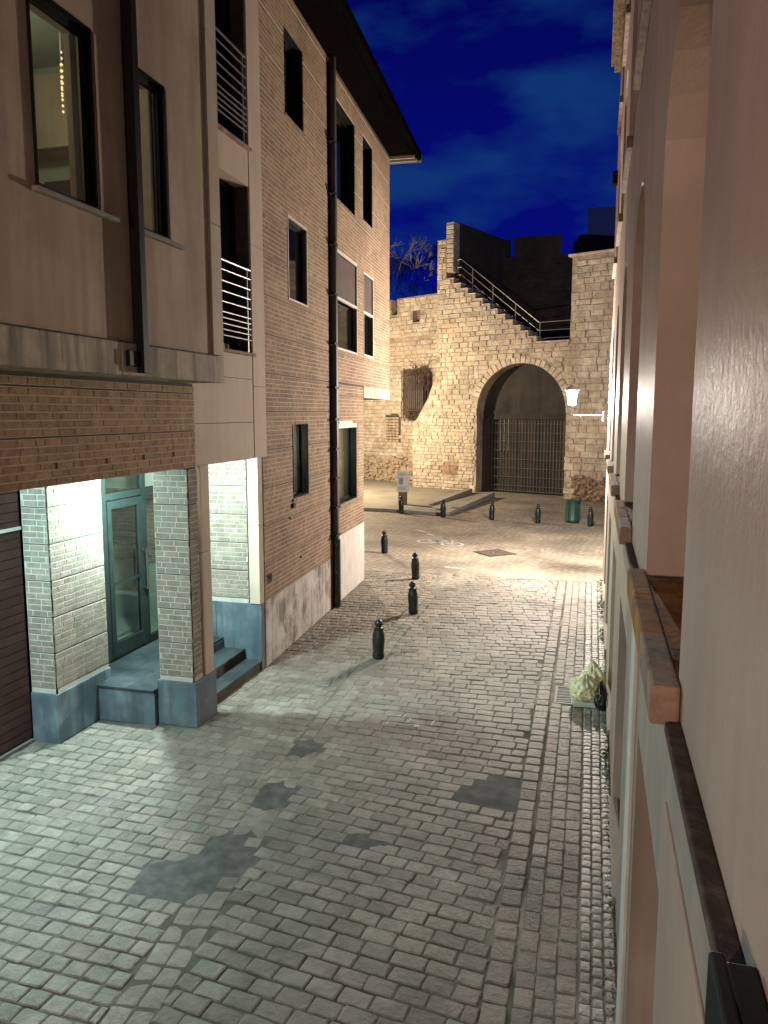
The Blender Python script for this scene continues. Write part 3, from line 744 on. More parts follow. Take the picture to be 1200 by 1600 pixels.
# pillar 1: narrow face towards the viewer, broad face to the street
FP1a = Frame((-6.87, 7.97), (-1, 0), 1)       # faces -Y ; N = (0, 1)? fixed below
def face_y(x0, y):   # a face looking towards -Y, u = X - x0
    f = Frame((x0, y), (1, 0)); assert f.N.y < 0; return f
def face_x(x, y0=0): return Frame((x, y0), (0, 1))
pillar_faces((-6.87, -6.51, 7.98, 9.04), [(face_y(-6.87, 7.98), 0, .378), (face_x(-6.51), 7.962, 9.04)], .65, 3.505, EB, 'brick_pale', 'mortar_pale', 100)
mb = MB(); mb.box((-6.87, 7.935, 0), (-6.48, 8.72, .65)); mb.obj('plinth', MT['bluestone'], EB, bev=.006)
mb = MB(); mb.box((-6.87, 8.727, 0), (-6.483, 9.07, .65)); mb.obj('plinth', MT['bluestone'], EB, bev=.006)
# pillar 2
pillar_faces((-5.58, -5.09, 8.90, 9.12), [(face_y(-5.58, 8.90), 0, .508), (face_x(-5.09), 8.882, 9.12)], .62, 3.5, EB, 'brick_pale', 'mortar_pale', 100)
mb = MB(); mb.box((-5.61, 8.85, 0), (-5.03, 9.43, .62)); mb.obj('plinth', MT['bluestone'], EB, bev=.006)
for a, b in ((.62, 2.33), (2.337, 3.505)):
    mb = MB(); mb.box((-5.26, 9.17, a), (-5.052, 9.41, b)); mb.obj('concrete_post', MT['precast'], EB, bev=.006)
bl, bd = brick_field(0, .2, .695, 3.5, period=6, gap=.018, proud=.008, w=.0)
# platform and steps
mb = MB(); mb.box((-6.86, 8.78, 0), (-5.62, 9.43, .46)); mb.box((-6.86, 9.43, 0), (-5.86, 11.28, .46)); mb.obj('porch_platform', MT['bluestone'], EB)
for i in range(3):
    for x0, x1, y0, y1 in ((-6.86 + i * .42, -6.86 + (i + 1) * .42 - .006, 8.75, 9.43), ):
        mb = MB(); mb.box((x0, y0, .464), (min(x1, -5.615), y1, .50)); mb.obj('floor_slab', MT['bluestone_dark'], EB, bev=.004)
for i in range(2):
    for j in range(3):
        mb = MB(); mb.box((-6.86 + i * .5, 9.435 + j * .615, .464), (-6.86 + (i + 1) * .5 - .006, 9.435 + (j + 1) * .615 - .006, .50)); mb.obj('floor_slab', MT['bluestone_dark'], EB, bev=.004)
for x0, x1, z in ((-5.53, -5.20, .165), (-5.88, -5.50, .33)):
    mb = MB(); mb.box((x0, 9.44, z - .035), (x1 + .02, 11.28, z)); mb.obj('step', MT['bluestone_dark'], EB, bev=.005)
    mb = MB(); mb.box((x0, 9.44, 0), (x1, 11.28, z - .036)); mb.obj('riser', MT['groove'], EB)
# far side of the porch: brick wall looking towards the viewer, on a blue stone plinth
fb_ = face_y(-6.87, 11.30)
mb = MB(); mb.box((-6.87, 11.32, 0), (-5.30, 11.6, 3.5)); mb.obj('porch_wall', MT['groove'], EB)
bl, bd = brick_field(0, 1.46, 1.18, 3.5, period=6, gap=.018, proud=.008, w=-.006)
mortar_bands(fb_, [(1.1, 1.17)] + bd, 0, 1.46, [], -.02, -.006, MT['mortar_pale'], EB)
place_blocks(fb_, bl, MT['brick_pale'], EB, most=100, c=.003)
for a, b in ((-6.87, -6.0), (-5.995, -5.32)):
    mb = MB(); mb.box((a, 11.285, 0), (b, 11.32, 1.10)); mb.obj('plinth', MT['bluestone'], EB, bev=.004)
mb = MB(); mb.box((-5.315, 11.27, 0), (-5.175, 11.42, 1.11)); mb.obj('plinth', MT['bluestone'], EB, bev=.005)
for a, b in ((1.11, 2.4), (2.405, 3.5)):
    mb = MB(); mb.box((-5.36, 11.25, a), (-5.18, 11.42, b)); mb.obj('corner_post', MT['precast'], EB, bev=.004)
for a, b in ((3.505, 4.6), (4.605, 6.7), (6.705, 8.9), (8.905, 11.2)):
    mb = MB(); mb.box((-5.36, 10.97, a), (-5.085, 11.42, b)); mb.obj('corner_post', MT['precast'], EB, bev=.004)
# wall slot above the steps: panels, two French windows with bar railings
FS = face_x(-5.09)
for z0, z1 in ((3.5, 4.055), (4.06, 4.70), (4.705, 5.05), (7.52, 8.02)):
    mb = MB(); mb.box((8.87, -.25, z0), (10.95, 0, z1), FS); mb.obj('panel', MT['precast'], EB, bev=.004)
mb = MB(); mb.box((8.87, -.26, 10.6), (10.95, 0, 11.2), FS); mb.obj('panel', MT['precast'], EB)
mb = MB(); mb.box((8.6, -.35, 4.6), (9.0, -.27, 11.2), FS); mb.box((10.93, -.35, 4.6), (10.955, -.02, 11.2), FS); mb.obj('slot_reveal', MT['groove'], EB)
for z0, z1, zs in ((5.05, 7.52, 0), (8.02, 10.6, 2.97)):
    window(FS, EB, 8.9, 10.93, z0, z1, rec=.22, fw=.07, mull=[10.45], glass='glass')
    mb = MB(); vs = []
    for i in range(31):
        y = 8.95 + 1.5 * i / 30; w = -.33 + .02 * math.sin(i * 1.3); vs += [FS.p(y, w, z0 + .05), FS.p(y, w, z1 - .05)]
    mb.add(vs, [(2 * i, 2 * i + 2, 2 * i + 3, 2 * i + 1) for i in range(30)]); mb.obj('curtain', MT['curtain_dim'], EB, smooth=True)
    mb = MB(); mb.box((8.88, -.2, z0 - .0), (11.0, .05, z0 + .045), FS); mb.obj('window_sill', MT['sill'], EB, bev=.005)
    rl = MB(); rl.box((10.80, -.01, z0 + .05), (10.825, .015, z0 + 1.28), FS); rl.box((9.0, -.01, z0 + .05), (9.025, .015, z0 + 1.28), FS); rlo = rl.obj('railing', MT['dull_steel'], EB)
    for z in (6.30, 6.17, 6.02, 5.88, 5.74, 5.60, 5.52, 5.44, 5.36, 5.28):
        mb = MB(); mb.tube(FS.p(8.95, .03, z + zs), FS.p(10.86, .03, z + zs), .012 if z < 6.29 else .017, n=8); mb.obj('bar', MT['balcony_bar' if zs == 0 else 'zinc'], rlo, smooth=True)
mb = MB(); mb.box((-5.6, 9.5, 5.10), (-5.25, 10.5, 5.2)); mb.obj('window_board', MT['sill'], EB)

# ---- entrance door
mb = MB()
mb.box((9.04, -.10, .50), (9.72, -.03, 3.5), FG)           # side panel hidden by pillar
mb.box((10.66, -.10, .50), (10.74, -.02, 3.5), FG); mb.box((11.18, -.10, .5), (11.28, -.03, 3.5), FG)
mb.box((9.72, -.10, 2.92), (10.66, -.03, 3.02), FG); mb.box((9.72, -.10, 3.44), (10.66, -.03, 3.5), FG)
mb.box((10.74, -.10, .50), (11.18, -.03, .60), FG); mb.box((10.74, -.10, 2.92), (11.18, -.03, 3.02), FG)
DF = mb.obj('door_frame', MT['door_frame'], EB)
mb = MB(); mb.box((9.72, -.075, 3.02), (10.66, -.07, 3.44), FG); mb.box((10.74, -.075, .60), (11.18, -.07, 2.92), FG); mb.obj('pane', MT['glass'], DF)
mb = MB(); mb.box((9.73, -.09, .52), (9.83, -.02, 2.90), FG); mb.box((10.53, -.09, .52), (10.65, -.02, 2.90), FG)
mb.box((9.83, -.09, .52), (10.53, -.02, .74), FG); mb.box((9.83, -.09, 2.78), (10.53, -.02, 2.90), FG)
DR = mb.obj('entrance_door', MT['door_frame'], EB)
mb = MB(); mb.box((9.83, -.06, .74), (10.53, -.055, 2.78), FG); mb.obj('pane', MT['glass'], DR)
mb = MB(); mb.box((9.83, -.054, 1.62), (10.53, -.03, 1.66), FG); mb.obj('glazing_bar', MT['door_frame'], DR)
mb = MB(); mb.tube(FG.p(10.58, .055, 1.42), FG.p(10.58, .055, 2.06), .014); mb.tube(FG.p(10.58, -.02, 2.04), FG.p(10.58, .055, 2.04), .011); mb.tube(FG.p(10.58, -.02, 1.44), FG.p(10.58, .055, 1.44), .011)
mb.obj('handle', MT['steel'], DR, smooth=True)
# lobby behind
mb = MB(); mb.box((-9.6, 8.6, .40), (-7.0, 12.2, .48)); mb.box((-9.6, 8.6, 3.5), (-7.0, 12.2, 3.56)); mb.box((-9.65, 8.6, .4), (-9.6, 12.2, 3.56)); mb.box((-9.6, 8.55, .4), (-7.0, 8.6, 3.56)); mb.box((-9.6, 12.2, .4), (-7.0, 12.25, 3.56))
mb.obj('lobby', MT['room'], EB)
bl, bd = brick_field(0, 2.6, 1.5, 2.9, length=.22, proud=.01)
fl_ = face_y(-9.6, 12.16); mortar_bands(fl_, bd, 0, 2.6, [], -.02, 0, MT['mortar_pale'], EB); place_blocks(fl_, bl, MT['brick_red'], EB, most=0)
mb = MB(); mb.box((-7.4, 9.9, 2.22), (-7.38, 10.02, 2.36)); mb.obj('intercom', MT['screen'], EB)
# porch light, assumed: its fitting is out of view
plt_ = thing('assumed_porch_light', (-5.86, 9.3, 3.5), 'assumed unseen round ceiling light of the lit entrance porch', 'light fitting')
mb = MB(); mb.lathe([(.13, -.0), (.13, -.03), (.12, -.04)], 20, (-5.86, 9.3, 3.503)); mb.obj('rim', MT['steel'], plt_)
mb = MB(); mb.lathe([(.115, -.041), (.08, -.055), (.001, -.06)], 20, (-5.86, 9.3, 3.503)); mb.obj('lens', MT['porchlens'], plt_)
point('assumed_porch_lamp', (-5.86, 9.3, 3.38), LAMPS['porch'], (.74, 1.0, .97), .07, plt_)

plt2 = thing('assumed_porch_light', (-6.4, 5.5, 3.5), 'assumed unseen second ceiling light of the porch, over the garage door', 'light fitting')  # second assumed lamp, out of view, lighting pillar fronts and near paving
mb = MB(); mb.lathe([(.13, -.0), (.13, -.03), (.12, -.04)], 20, (-6.4, 5.5, 3.503)); mb.obj('rim', MT['steel'], plt2)
mb = MB(); mb.lathe([(.115, -.041), (.08, -.055), (.001, -.06)], 20, (-6.4, 5.5, 3.503)); mb.obj('lens', MT['porchlens'], plt2)
point('assumed_porch_lamp', (-6.4, 5.5, 3.38), LAMPS['porch2'], (.60, .97, 1.0), .07, plt2)

# ================================================================== LEFT: brick building beyond
BB = thing('brick_building', (-5.5, 15, 0), 'tall brick building with a black downpipe and a projecting dark eave at the street corner', 'building')
FB = Frame((-5.18, 11.32), (-.25, 4.28))
H_LOW = [(1.60, 2.56, 2.66, 4.01), (4.75, 6.38, 2.18, 3.96)]
H_UP = [(1.53, 2.57, 6.19, 7.54), (1.47, 2.50, 9.22, 10.62), (4.62, 6.30, 8.68, 10.68), (7.08, 8.10, 8.80, 10.74), (4.58, 6.40, 5.60, 7.58), (7.11, 8.11, 5.63, 7.55)]
mb = MB()
slab(mb, FB, [(.1, 0), (7.05, 0), (7.05, 4.56), (7.06, 4.86), (10.25, 4.86), (10.25, 11.25), (.1, 11.25)], [rect(*h) for h in H_LOW + H_UP], -.32, 0)
fixn(mb.obj('wall', MT['groove'], BB))
mb = MB(); mb.box((10.0, -6, 4.86), (10.25, -.33, 11.25), FB); mb.box((6.8, -6, 0), (7.05, -.33, 4.56), FB); mb.obj('end_wall', MT['brick'], BB)
mb = MB(); mb.box((7.055, -5, 4.565), (10.27, .03, 4.855), FB); mb.obj('beam', MT['band'], BB, bev=.01)
GA = dict(course=.075, period=8, gap=.022, joint=.013, proud=.003, w=.016)
allb = []
def field(u0, u1, z0, z1, holes):
    bl, bd = brick_field(u0, u1, z0, z1, holes=holes, **GA); allb.extend(bl)
    mortar_bands(FB, bd, u0, u1, holes, 0, .016, MT['mortar'], BB)
field(.12, 4.14, 1.12, 11.22, [H_LOW[0], H_UP[0], H_UP[1]])
field(4.14, 7.05, 1.48, 4.86, [H_LOW[1]])
field(4.14, 10.25, 4.87, 11.22, [H_UP[2], H_UP[3], H_UP[4], H_UP[5]])
place_blocks(FB, allb, MT['brick'], BB, most=300, c=.003)
# plinths
for a, b in ((.1, .42), (.425, 2.1), (2.105, 3.2), (3.205, 4.04)):
    mb = MB(); mb.box((a, 0, 0), (b, .022, 1.11 if a < 3 else 1.10), FB); mb.obj('plinth', MT['flaking'], BB, bev=.004)
mb = MB(); mb.box((4.26, 0, 0), (7.055, .028, 1.475), FB); mb.obj('plinth', MT['white_plaster'], BB, bev=.006)
# windows
window(FB, BB, *H_LOW[0], rec=.16, fw=.05, glass='glass', lining='black', mull=[2.2])
window(FB, BB, *H_LOW[1], rec=.16, fw=.05, glass='glass', lining='black', mull=[])
for h in H_LOW:
    mb = MB(); mb.box((h[0] - .05, -.15, h[2] - .06), (h[1] + .12, .05, h[2]), FB); mb.obj('window_sill', MT['sill'], BB, bev=.004)
    mb = MB(); u0, u1, z0, z1 = h
    n = 26; vs = []
    for i in range(n + 1):
        u = u0 + .05 + (u1 - u0 - .1) * .70 * i / n; w = -.30 + .02 * math.sin(i * 1.7) + .01 * math.sin(i * 4.1)
        vs += [FB.p(u, w, z0 + .02), FB.p(u, w, z1 - .02)]
    mb.add(vs, [(2 * i, 2 * i + 2, 2 * i + 3, 2 * i + 1) for i in range(n)]); mb.obj('curtain', MT['curtain'], BB, smooth=True)
    mb = MB(); mb.box((u0 - .2, -1.2, z0 - .2), (u1 + .2, -1.15, z1 + .2), FB); mb.box((u0 - .2, -1.2, z1 + .1), (u1 + .2, -.34, z1 + .15), FB); mb.obj('room', MT['room'], BB)
mb = MB(); mb.box((H_LOW[1][0] - .0, .0, 3.96), (H_LOW[1][1] - .5, .035, 4.02), FB); mb.obj('pale_lintel', MT['pale_metal'], BB)
mb = MB(); mb.box((H_LOW[1][0], -.15, 3.86), (H_LOW[1][1] - .02, .02, 3.955), FB); mb.obj('shutter_box', MT['pale_metal'], BB)
point('assumed_room_light', tuple(FB.p(2.0, -.75, 3.6)), 110.0, (1, .95, .82), .1, BB)  # unseen lamp assumed in the room to brighten the curtain
point('assumed_room_light', tuple(FB.p(5.3, -.8, 3.4)), 130.0, (1, .95, .82), .1, BB)  # likewise an assumed lamp, added behind the second curtain
def trim(h, t=.028, top=.05):
    u0, u1, z0, z1 = h; mb = MB()
    mb.box((u0 - t, .0, z0), (u0, .030, z1 + top), FB); mb.box((u1, .0, z0), (u1 + t, .030, z1 + top), FB)
    mb.box((u0, .0, z1), (u1, .030, z1 + top), FB); mb.box((u0 - t, .0, z0 - t), (u1 + t, .034, z0), FB)
    mb.obj('pale_frame', MT['pale_metal'], BB)
trim(H_UP[0]); trim(H_UP[4], .03, .07); trim(H_UP[5], .03, .05)
window(FB, BB, *H_UP[0], rec=.06, fw=.045)
window(FB, BB, *H_UP[1], rec=.14, fw=.05, lining='black', mull=[2.0], glass='glass')
window(FB, BB, *H_UP[2], rec=.14, fw=.06, lining='black', mull=[5.3], glass='glass')
window(FB, BB, *H_UP[3], rec=.18, fw=.06, lining='black')
for h in (H_UP[1], H_UP[2], H_UP[3]):
    mb = MB(); mb.box((h[0] - .03, -.17, h[2] - .04), (h[1] + .03, .03, h[2]), FB); mb.obj('window_sill', MT['sill'], BB)
for h in (H_UP[4], H_UP[5]):
    window(FB, BB, *h, rec=.07, fw=.05)
    u0, u1, z0, z1 = h; zm = z0 + (z1 - z0) * .525
    mb = MB(); mb.box((u0 + .01, -.03, zm + .03), (u1 - .01, -.012, z1 - .01), FB); s_ = mb.obj('shade', MT['blind'], BB)
    mb = MB(); mb.box((u0, -.03, zm - .02), (u1, .03, zm + .03), FB); mb.obj('rail', MT['pale_metal'], s_)
mb = MB(); mb.box((4.85, -.08, 5.95), (5.0, -.068, 6.42), FB); mb.obj('pale_strip', MT['curtain'], BB)  # pale cloth strip in front of the dark pane
for h in (H_UP[1], H_UP[2], H_UP[0]):
    u0, u1, z0, z1 = h; mb = MB(); n = 20; vs = []
    for i in range(n + 1):
        u = u0 + .05 + (u1 - u0 - .1) * .5 * i / n; w = -.27 + .015 * math.sin(i * 1.7); vs += [FB.p(u, w, z0 + .02), FB.p(u, w, z1 - .02)]
    mb.add(vs, [(2 * i, 2 * i + 2, 2 * i + 3, 2 * i + 1) for i in range(n)]); mb.obj('curtain', MT['curtain_dim'], BB, smooth=True)
# small wall fittings
mb = MB(); mb.box((1.5, .02, 2.50), (1.62, .06, 2.58), FB); mb.obj('vent', MT['black'], BB)
for u, z in ((1.37, 2.33), (1.95, 1.52)):
    mb = MB(); mb.tube(FB.p(u, .0, z), FB.p(u, .05, z), .015); mb.obj('wall_hook', MT['black'], BB)
# downpipe with brackets, cast iron foot, and pale cable beside it
mb = MB(); mb.box((4.05, .0, 1.5), (4.13, .05, 11.1), FB); mb.obj('chase', MT['black'], BB)
mb = MB(); mb.box((4.135, .03, 1.46), (4.27, .15, 11.25), FB); dp = mb.obj('downpipe', MT['zinc'], BB, bev=.015)
mb = MB(); mb.tube(FB.p(4.19, .10, 0.02), FB.p(4.19, .10, 1.5), .088, n=16); mb.obj('cast_iron_foot', MT['castiron'], dp, smooth=True)
for z in (1.58, 2.18, 2.8, 3.42, 4.04, 4.7, 5.6, 6.6, 7.6, 8.6, 9.6):
    mb = MB(); mb.box((4.00, .02, z), (4.29, .155, z + .045), FB); mb.obj('bracket', MT['black'], dp)
    mb = MB(); mb.tube(FB.p(4.09, .05, z + .02), FB.p(4.09, .085, z + .02), .03, n=10); mb.obj('bolt', MT['pale_metal'], dp, smooth=True)
mb = MB(); mb.tube(FB.p(4.34, .05, 1.5), FB.p(4.34, .05, 7.4), .014, n=8); mb.obj('cable', MT['pale_metal'], BB, smooth=True)
# house number
def text(body, size, fr, u, w, z, mat, parent, name='lettering', ext=.004):
    c = bpy.data.curves.new(name, 'FONT'); c.body = body; c.size = size; c.extrude = ext
    t = bpy.data.objects.new(name, c); COL.objects.link(t)
    dg = bpy.context.evaluated_depsgraph_get(); me = bpy.data.meshes.new_from_object(t.evaluated_get(dg)); bpy.data.objects.remove(t)
    me.materials.clear(); me.materials.append(mat)
    o = bpy.data.objects.new(name, me); COL.objects.link(o); par(o, parent)
    rx = fr.N.cross(Vector((0, 0, 1))) * -1        # reading direction for someone facing the wall
    mw = Matrix(((rx.x, 0, fr.N.x, 0), (rx.y, 0, fr.N.y, 0), (rx.z, 1, 0, 0), (0, 0, 0, 1)))
    o.matrix_basis = Matrix.Translation(fr.p(u, w, z)) @ mw
    return o
text('28', .20, FB, .20, .034, 1.40, MT['black'], BB, 'house_number')
# eave and roof
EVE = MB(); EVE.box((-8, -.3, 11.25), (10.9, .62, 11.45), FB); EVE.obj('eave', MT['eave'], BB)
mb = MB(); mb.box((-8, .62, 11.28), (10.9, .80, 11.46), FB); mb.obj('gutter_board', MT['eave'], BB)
for u in (10.35, 10.62): 
    mb = MB(); mb.box((u, -.1, 11.17), (u + .06, .70, 11.245), FB); mb.obj('rafter_end', MT['fascia'], BB)
mb = MB(); mb.box((10.905, -.35, 11.22), (10.93, .80, 11.42), FB); mb.obj('barge_board', MT['fascia'], BB)
mb = MB()
vs = [FB.p(-8, .78, 11.465), FB.p(10.9, .78, 11.465), FB.p(10.9, -3.2, 13.6), FB.p(-8, -3.2, 13.6), FB.p(10.9, -7, 11.465), FB.p(-8, -7, 11.465)]
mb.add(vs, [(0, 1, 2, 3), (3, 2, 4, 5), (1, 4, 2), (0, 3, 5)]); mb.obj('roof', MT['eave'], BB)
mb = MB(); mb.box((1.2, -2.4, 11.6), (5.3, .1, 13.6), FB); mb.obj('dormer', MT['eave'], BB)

# ================================================================== FAR: medieval wall with the arch
MW = thing('stone_gate_wall', (-4, 39.8, 0), 'medieval limestone wall with a round arch and a stepped flank lit by the street lamp', 'wall')
FM = Frame((-9.75, 41.8), (10.05, -3.9))
assert FM.N.y < 0
ARC = (6.43, 4.2, 2.47)
def arcpts(c, zc, r, n=20, a0=0, a1=math.pi): return [(c + r * math.cos(a0 + (a1 - a0) * i / n), zc + r * math.sin(a0 + (a1 - a0) * i / n)) for i in range(n + 1)]
steps = []
n = 12; u, z = 2.0, 11.15
du = (7.24 - 2.0) / n; dz = (11.15 - 7.6) / n
for i in range(n):
    steps += [(u, z), (u + du, z)]; u += du; z -= dz
steps = steps + [(7.24, 7.6)]
out = [(-.1, 0), (3.96, 0)] + [(a, b) for a, b in reversed(arcpts(*ARC))] + [(8.9, 0), (13.5, 0), (13.5, 11.5), (9.0, 11.5), (9.0, 7.6)] + steps[::-1] + [(2.0, 13.2), (1.44, 13.2), (1.44, 6.3), (.9, 5.0), (.2, 3.9), (-.1, 3.6)]
mb = MB(); slab(mb, FM, out, [], -1.1, 0); fixn(mb.obj('wall_core', MT['stone_mortar'], MW))
def stones(region, u0, u1, z0, z1, size, fr, w=0, skip=None, arc=None):
    res = []; z = z0
    while z < z1:
        sl, sh = size(z) if callable(size) else size
        h = sh * rnd(.75, 1.25); u = u0 - rnd(0, sl)
        while u < u1:
            l = sl * rnd(.55, 1.5); um, zm = u + l / 2, z + h / 2
            ok = all(inpoly(um + a * l * .46, zm + b * h * .42, region) for a in (-1, 1) for b in (-1, 1))
            if ok and skip and skip(um, zm, l): ok = False
            if ok: res.append((um, w, zm, round(l - .012, 2), round(h - .012, 2), round(rnd(.035, .07), 2)))
            elif not ok and l > .3:      # try a half stone so edges stay filled
                for q in (-.25, .25):
                    ok2 = all(inpoly(um + q * l + a * l * .22, zm + b * h * .42, region) for a in (-1, 1) for b in (-1, 1)) and not (skip and skip(um + q * l, zm, l / 2))
                    if ok2: res.append((um + q * l, w, zm, round(l / 2 - .012, 2), round(h - .012, 2), round(rnd(.035, .07), 2)))
            u += l
        z += h
    return res
RB = (9.25, 13.5, 0, 1.25)          # exposed rubble at the foot of the right pier
def skipM(u, z, l):
    if math.hypot(u - ARC[0], max(0, z - ARC[1])) < ARC[2] + .42 and z > ARC[1]: return True
    if u > 9.3 and z < 1.25 + .25 * math.sin(u * 3): return True
    if 1.75 < u < 2.95 and .82 < z < 1.5: return True
    return False
S = stones(out, -.1, 8.95, 0, 13.2, lambda z: (.36, .185) if z < 4.2 else (.46, .25), FM, skip=skipM)
S2 = stones(out, 8.9, 13.4, 0, 11.5, (.58, .30), FM, skip=skipM)
S = [s for s in S if s[0] < 8.95] + [s for s in S2 if s[0] > 8.95]
place_blocks(FM, S, MT['stone'], MW, name='stone', most=300, c=.030, jit=.035, variants=12)
# voussoirs
for side in (0,):
    nv = 30
    for i in range(nv):
        a0 = math.pi * i / nv + .005; a1 = math.pi * (i + 1) / nv - .005; r0 = ARC[2] + .005; r1 = ARC[2] + rnd(.28, .46); w = rnd(.04, .06)
        P = [(ARC[0] + r * math.cos(a), ARC[1] + r * math.sin(a)) for r, a in ((r0, a0), (r1, a0 + .006), (r1, a1 - .006), (r0, a1))]
        mb = MB(); slab(mb, FM, P, [], -.25, w); fixn(mb.obj('voussoir', MT['stone'], MW, bev=.008))
# copings on the stair flank and the landing
u, z = 2.0, 11.15
for i in range(n):
    mb = MB(); mb.box((u - .01, -.5, z), (u + du + .02 + rnd(0, .05), .055 + rnd(0, .02), z + .06), FM); mb.obj('coping', MT['stone'], MW, bev=.02); u += du; z -= dz
# behind: stair mass
mb = MB(); mb.box((7.24, -.9, 7.6), (8.99, .06, 7.68), FM); mb.obj('coping', MT['stone'], MW, bev=.02)
mb = MB(); mb.box((8.82, -1.1, 11.5), (13.5, .12, 11.62), FM); mb.obj('coping', MT['stone'], MW, bev=.03)
# rubble at the right pier's foot
mb = MB()
for i in range(150):
    u = rnd(9.35, 12.5); z = rnd(0, 1.2); s = rnd(.05, .16)
    vs, fs = block_vf(s * 2, s * 1.5, rnd(.05, .2), s * .3, s * .2); mb.add([FM.p(u + a, q, z + t) for a, q, t in vs], fs)
mb.obj('rubble', MT['rubble'], MW, kind='stuff')
# small blocked recess low on the left pier
mb = MB(); mb.box((1.8, .0, .88), (2.3, .015, 1.42), FM); mb.box((2.32, .0, .9), (2.88, .025, 1.4), FM); mb.obj('recess_slab', MT['rubble'], MW, bev=.02)
# arch infill: tympanum, beam, gate leaf behind a bar grid
TY = arcpts(*ARC)
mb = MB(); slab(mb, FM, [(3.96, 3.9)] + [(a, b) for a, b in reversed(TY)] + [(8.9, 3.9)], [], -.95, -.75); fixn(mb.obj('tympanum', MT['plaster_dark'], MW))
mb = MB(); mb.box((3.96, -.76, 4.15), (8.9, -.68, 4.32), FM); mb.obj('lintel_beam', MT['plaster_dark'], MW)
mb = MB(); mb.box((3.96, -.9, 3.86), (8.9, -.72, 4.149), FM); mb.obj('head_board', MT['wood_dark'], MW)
GT = MB(); GT.box((3.97, -1.05, .0), (4.4, -.62, 3.88), FM); GT.box((4.4, -1.05, 0), (8.9, -.99, 3.86), FM); gt = GT.obj('gate', MT['wood_dark'], MW)
u = 4.42
while u < 8.85:
    w_ = rnd(.13, .20); mb = MB(); mb.box((u, -.985, .06), (min(u + w_ - .015, 8.88), -.95 + rnd(-.008, .008), 3.84), FM); mb.obj('board', MT['wood_dark'], gt); u += w_
for i in range(26):
    u = 4.45 + i * (4.38 / 25); mb = MB(); mb.tube(FM.p(u, -.80, .12), FM.p(u, -.80, 3.80 if i not in (4, 7) else 4.1), .011, n=6); mb.obj('upright_bar', MT['gate_bar'], gt)
for z in (.16, .42, .88, 1.34, 1.80, 2.26, 2.72, 3.18, 3.64):
    mb = MB(); mb.tube(FM.p(4.42, -.82, z), FM.p(8.86, -.82, z), .013, n=6); mb.obj('cross_bar', MT['gate_bar'], gt)
# ladder shaped brighter panel of the gate
for u in (4.95, 5.18, 5.42):
    mb = MB(); mb.tube(FM.p(u, -.76, 2.2), FM.p(u, -.76, 3.95), .016, n=6); mb.obj('stile', MT['steel'], gt)
for z in (2.3, 2.75, 3.2, 3.64):
    mb = MB(); mb.tube(FM.p(4.9, -.76, z), FM.p(5.46, -.76, z), .016, n=6); mb.obj('rung', MT['steel'], gt)
# stair railing
RL = MB(); rlp = None
def rail_line(dz_):
    return [FM.p(2.1, -.25, 12.05 - dz_), FM.p(2.75, -.25, 12.15 - dz_), FM.p(7.25, -.25, 8.62 - dz_), FM.p(8.98, -.25, 8.62 - dz_)]
first = None
for k, dz_ in enumerate((0, .40, .78)):
    P = rail_line(dz_); mb = MB()
    for a, b in zip(P, P[1:]): mb.tube(a, b, .024 if k == 0 else .018, n=8)
    if first is None: first = mb.obj('stair_railing', MT['balcony_bar'], MW, smooth=True)
    else: mb.obj('rail', MT['balcony_bar'], first, smooth=True)
for u in (2.3, 3.45, 4.65, 5.95, 7.3, 8.9):
    zt = 12.1 if u < 2.75 else (8.62 if u >= 7.25 else 12.15 - (u - 2.75) * (12.15 - 8.62) / 4.5)
    mb = MB(); mb.tube(FM.p(u, -.25, zt - 1.25), FM.p(u, -.25, zt), .025, n=8); mb.obj('post', MT['dull_steel'], first, smooth=True)
# parapet running back from the top of the flank, and its nib, whose lit look is put into paler stone
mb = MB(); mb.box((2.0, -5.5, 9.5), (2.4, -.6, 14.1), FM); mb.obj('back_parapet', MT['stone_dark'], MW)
mb = MB(); mb.box((1.95, -.62, 11.5), (2.42, -.05, 14.05), FM); mb.obj('parapet_nib', MT['stone_mortar'], MW, bev=.03)
nb = [(2.18 + rnd(-.01, .01), -.05, 11.65 + i * .24, .44, .20, .04) for i in range(10)]
place_blocks(FM, nb, MT['stone'], MW, name='stone', most=10, c=.02, jit=.02)

# ---- rampart to the left of it
RW = thing('rampart_wall', (-12, 45, 0), 'crenellated limestone rampart with a barred window left of the stepped wall', 'wall')
FL = Frame((-14.05, 46.2), (3.69, -2.1))
outL = [(-8, 0), (8.5, 0), (8.5, 10.8), (2.95, 10.8), (2.95, 9.9), (2.45, 9.9), (2.45, 10.8), (1.2, 10.8), (1.2, 9.9), (.5, 9.9), (.5, 10.8), (-8, 10.8)]
WIN = [(3.5, 4.1), (3.9, 3.75), (5.2, 3.7), (5.7, 4.2), (5.75, 6.4), (5.2, 6.9), (4.4, 6.7), (3.45, 6.75)]
holesL = [WIN, rect(4.19, 4.79, 9.37, 10.03)]
mb = MB(); slab(mb, FL, outL, holesL, -1.0, 0); fixn(mb.obj('wall_core', MT['stone_mortar'], RW))
mb = MB(); slab(mb, FL, [(3.2, 3.4), (6.1, 3.4), (6.1, 7.2), (3.2, 7.2)], [], -1.05, -1.0); fixn(mb.obj('window_back', MT['stone_dark'], RW))
mb = MB(); slab(mb, FL, rect(4.1, 4.9, 9.3, 10.1), [], -.5, -.4); fixn(mb.obj('slit_back', MT['rubble'], RW))
def skipL(u, z, l):
    if inpoly(u, z, WIN) or any(inpoly(u + d, z, WIN) for d in (-.2, .2)): return True
    if 4.0 < u < 5.0 and 9.25 < z < 10.15: return True
    if 1.95 < u < 3.35 and 2.4 < z < 4.2: return True
    if z < 1.5: return True
    if 8.38 < z < 8.62: return True
    return False
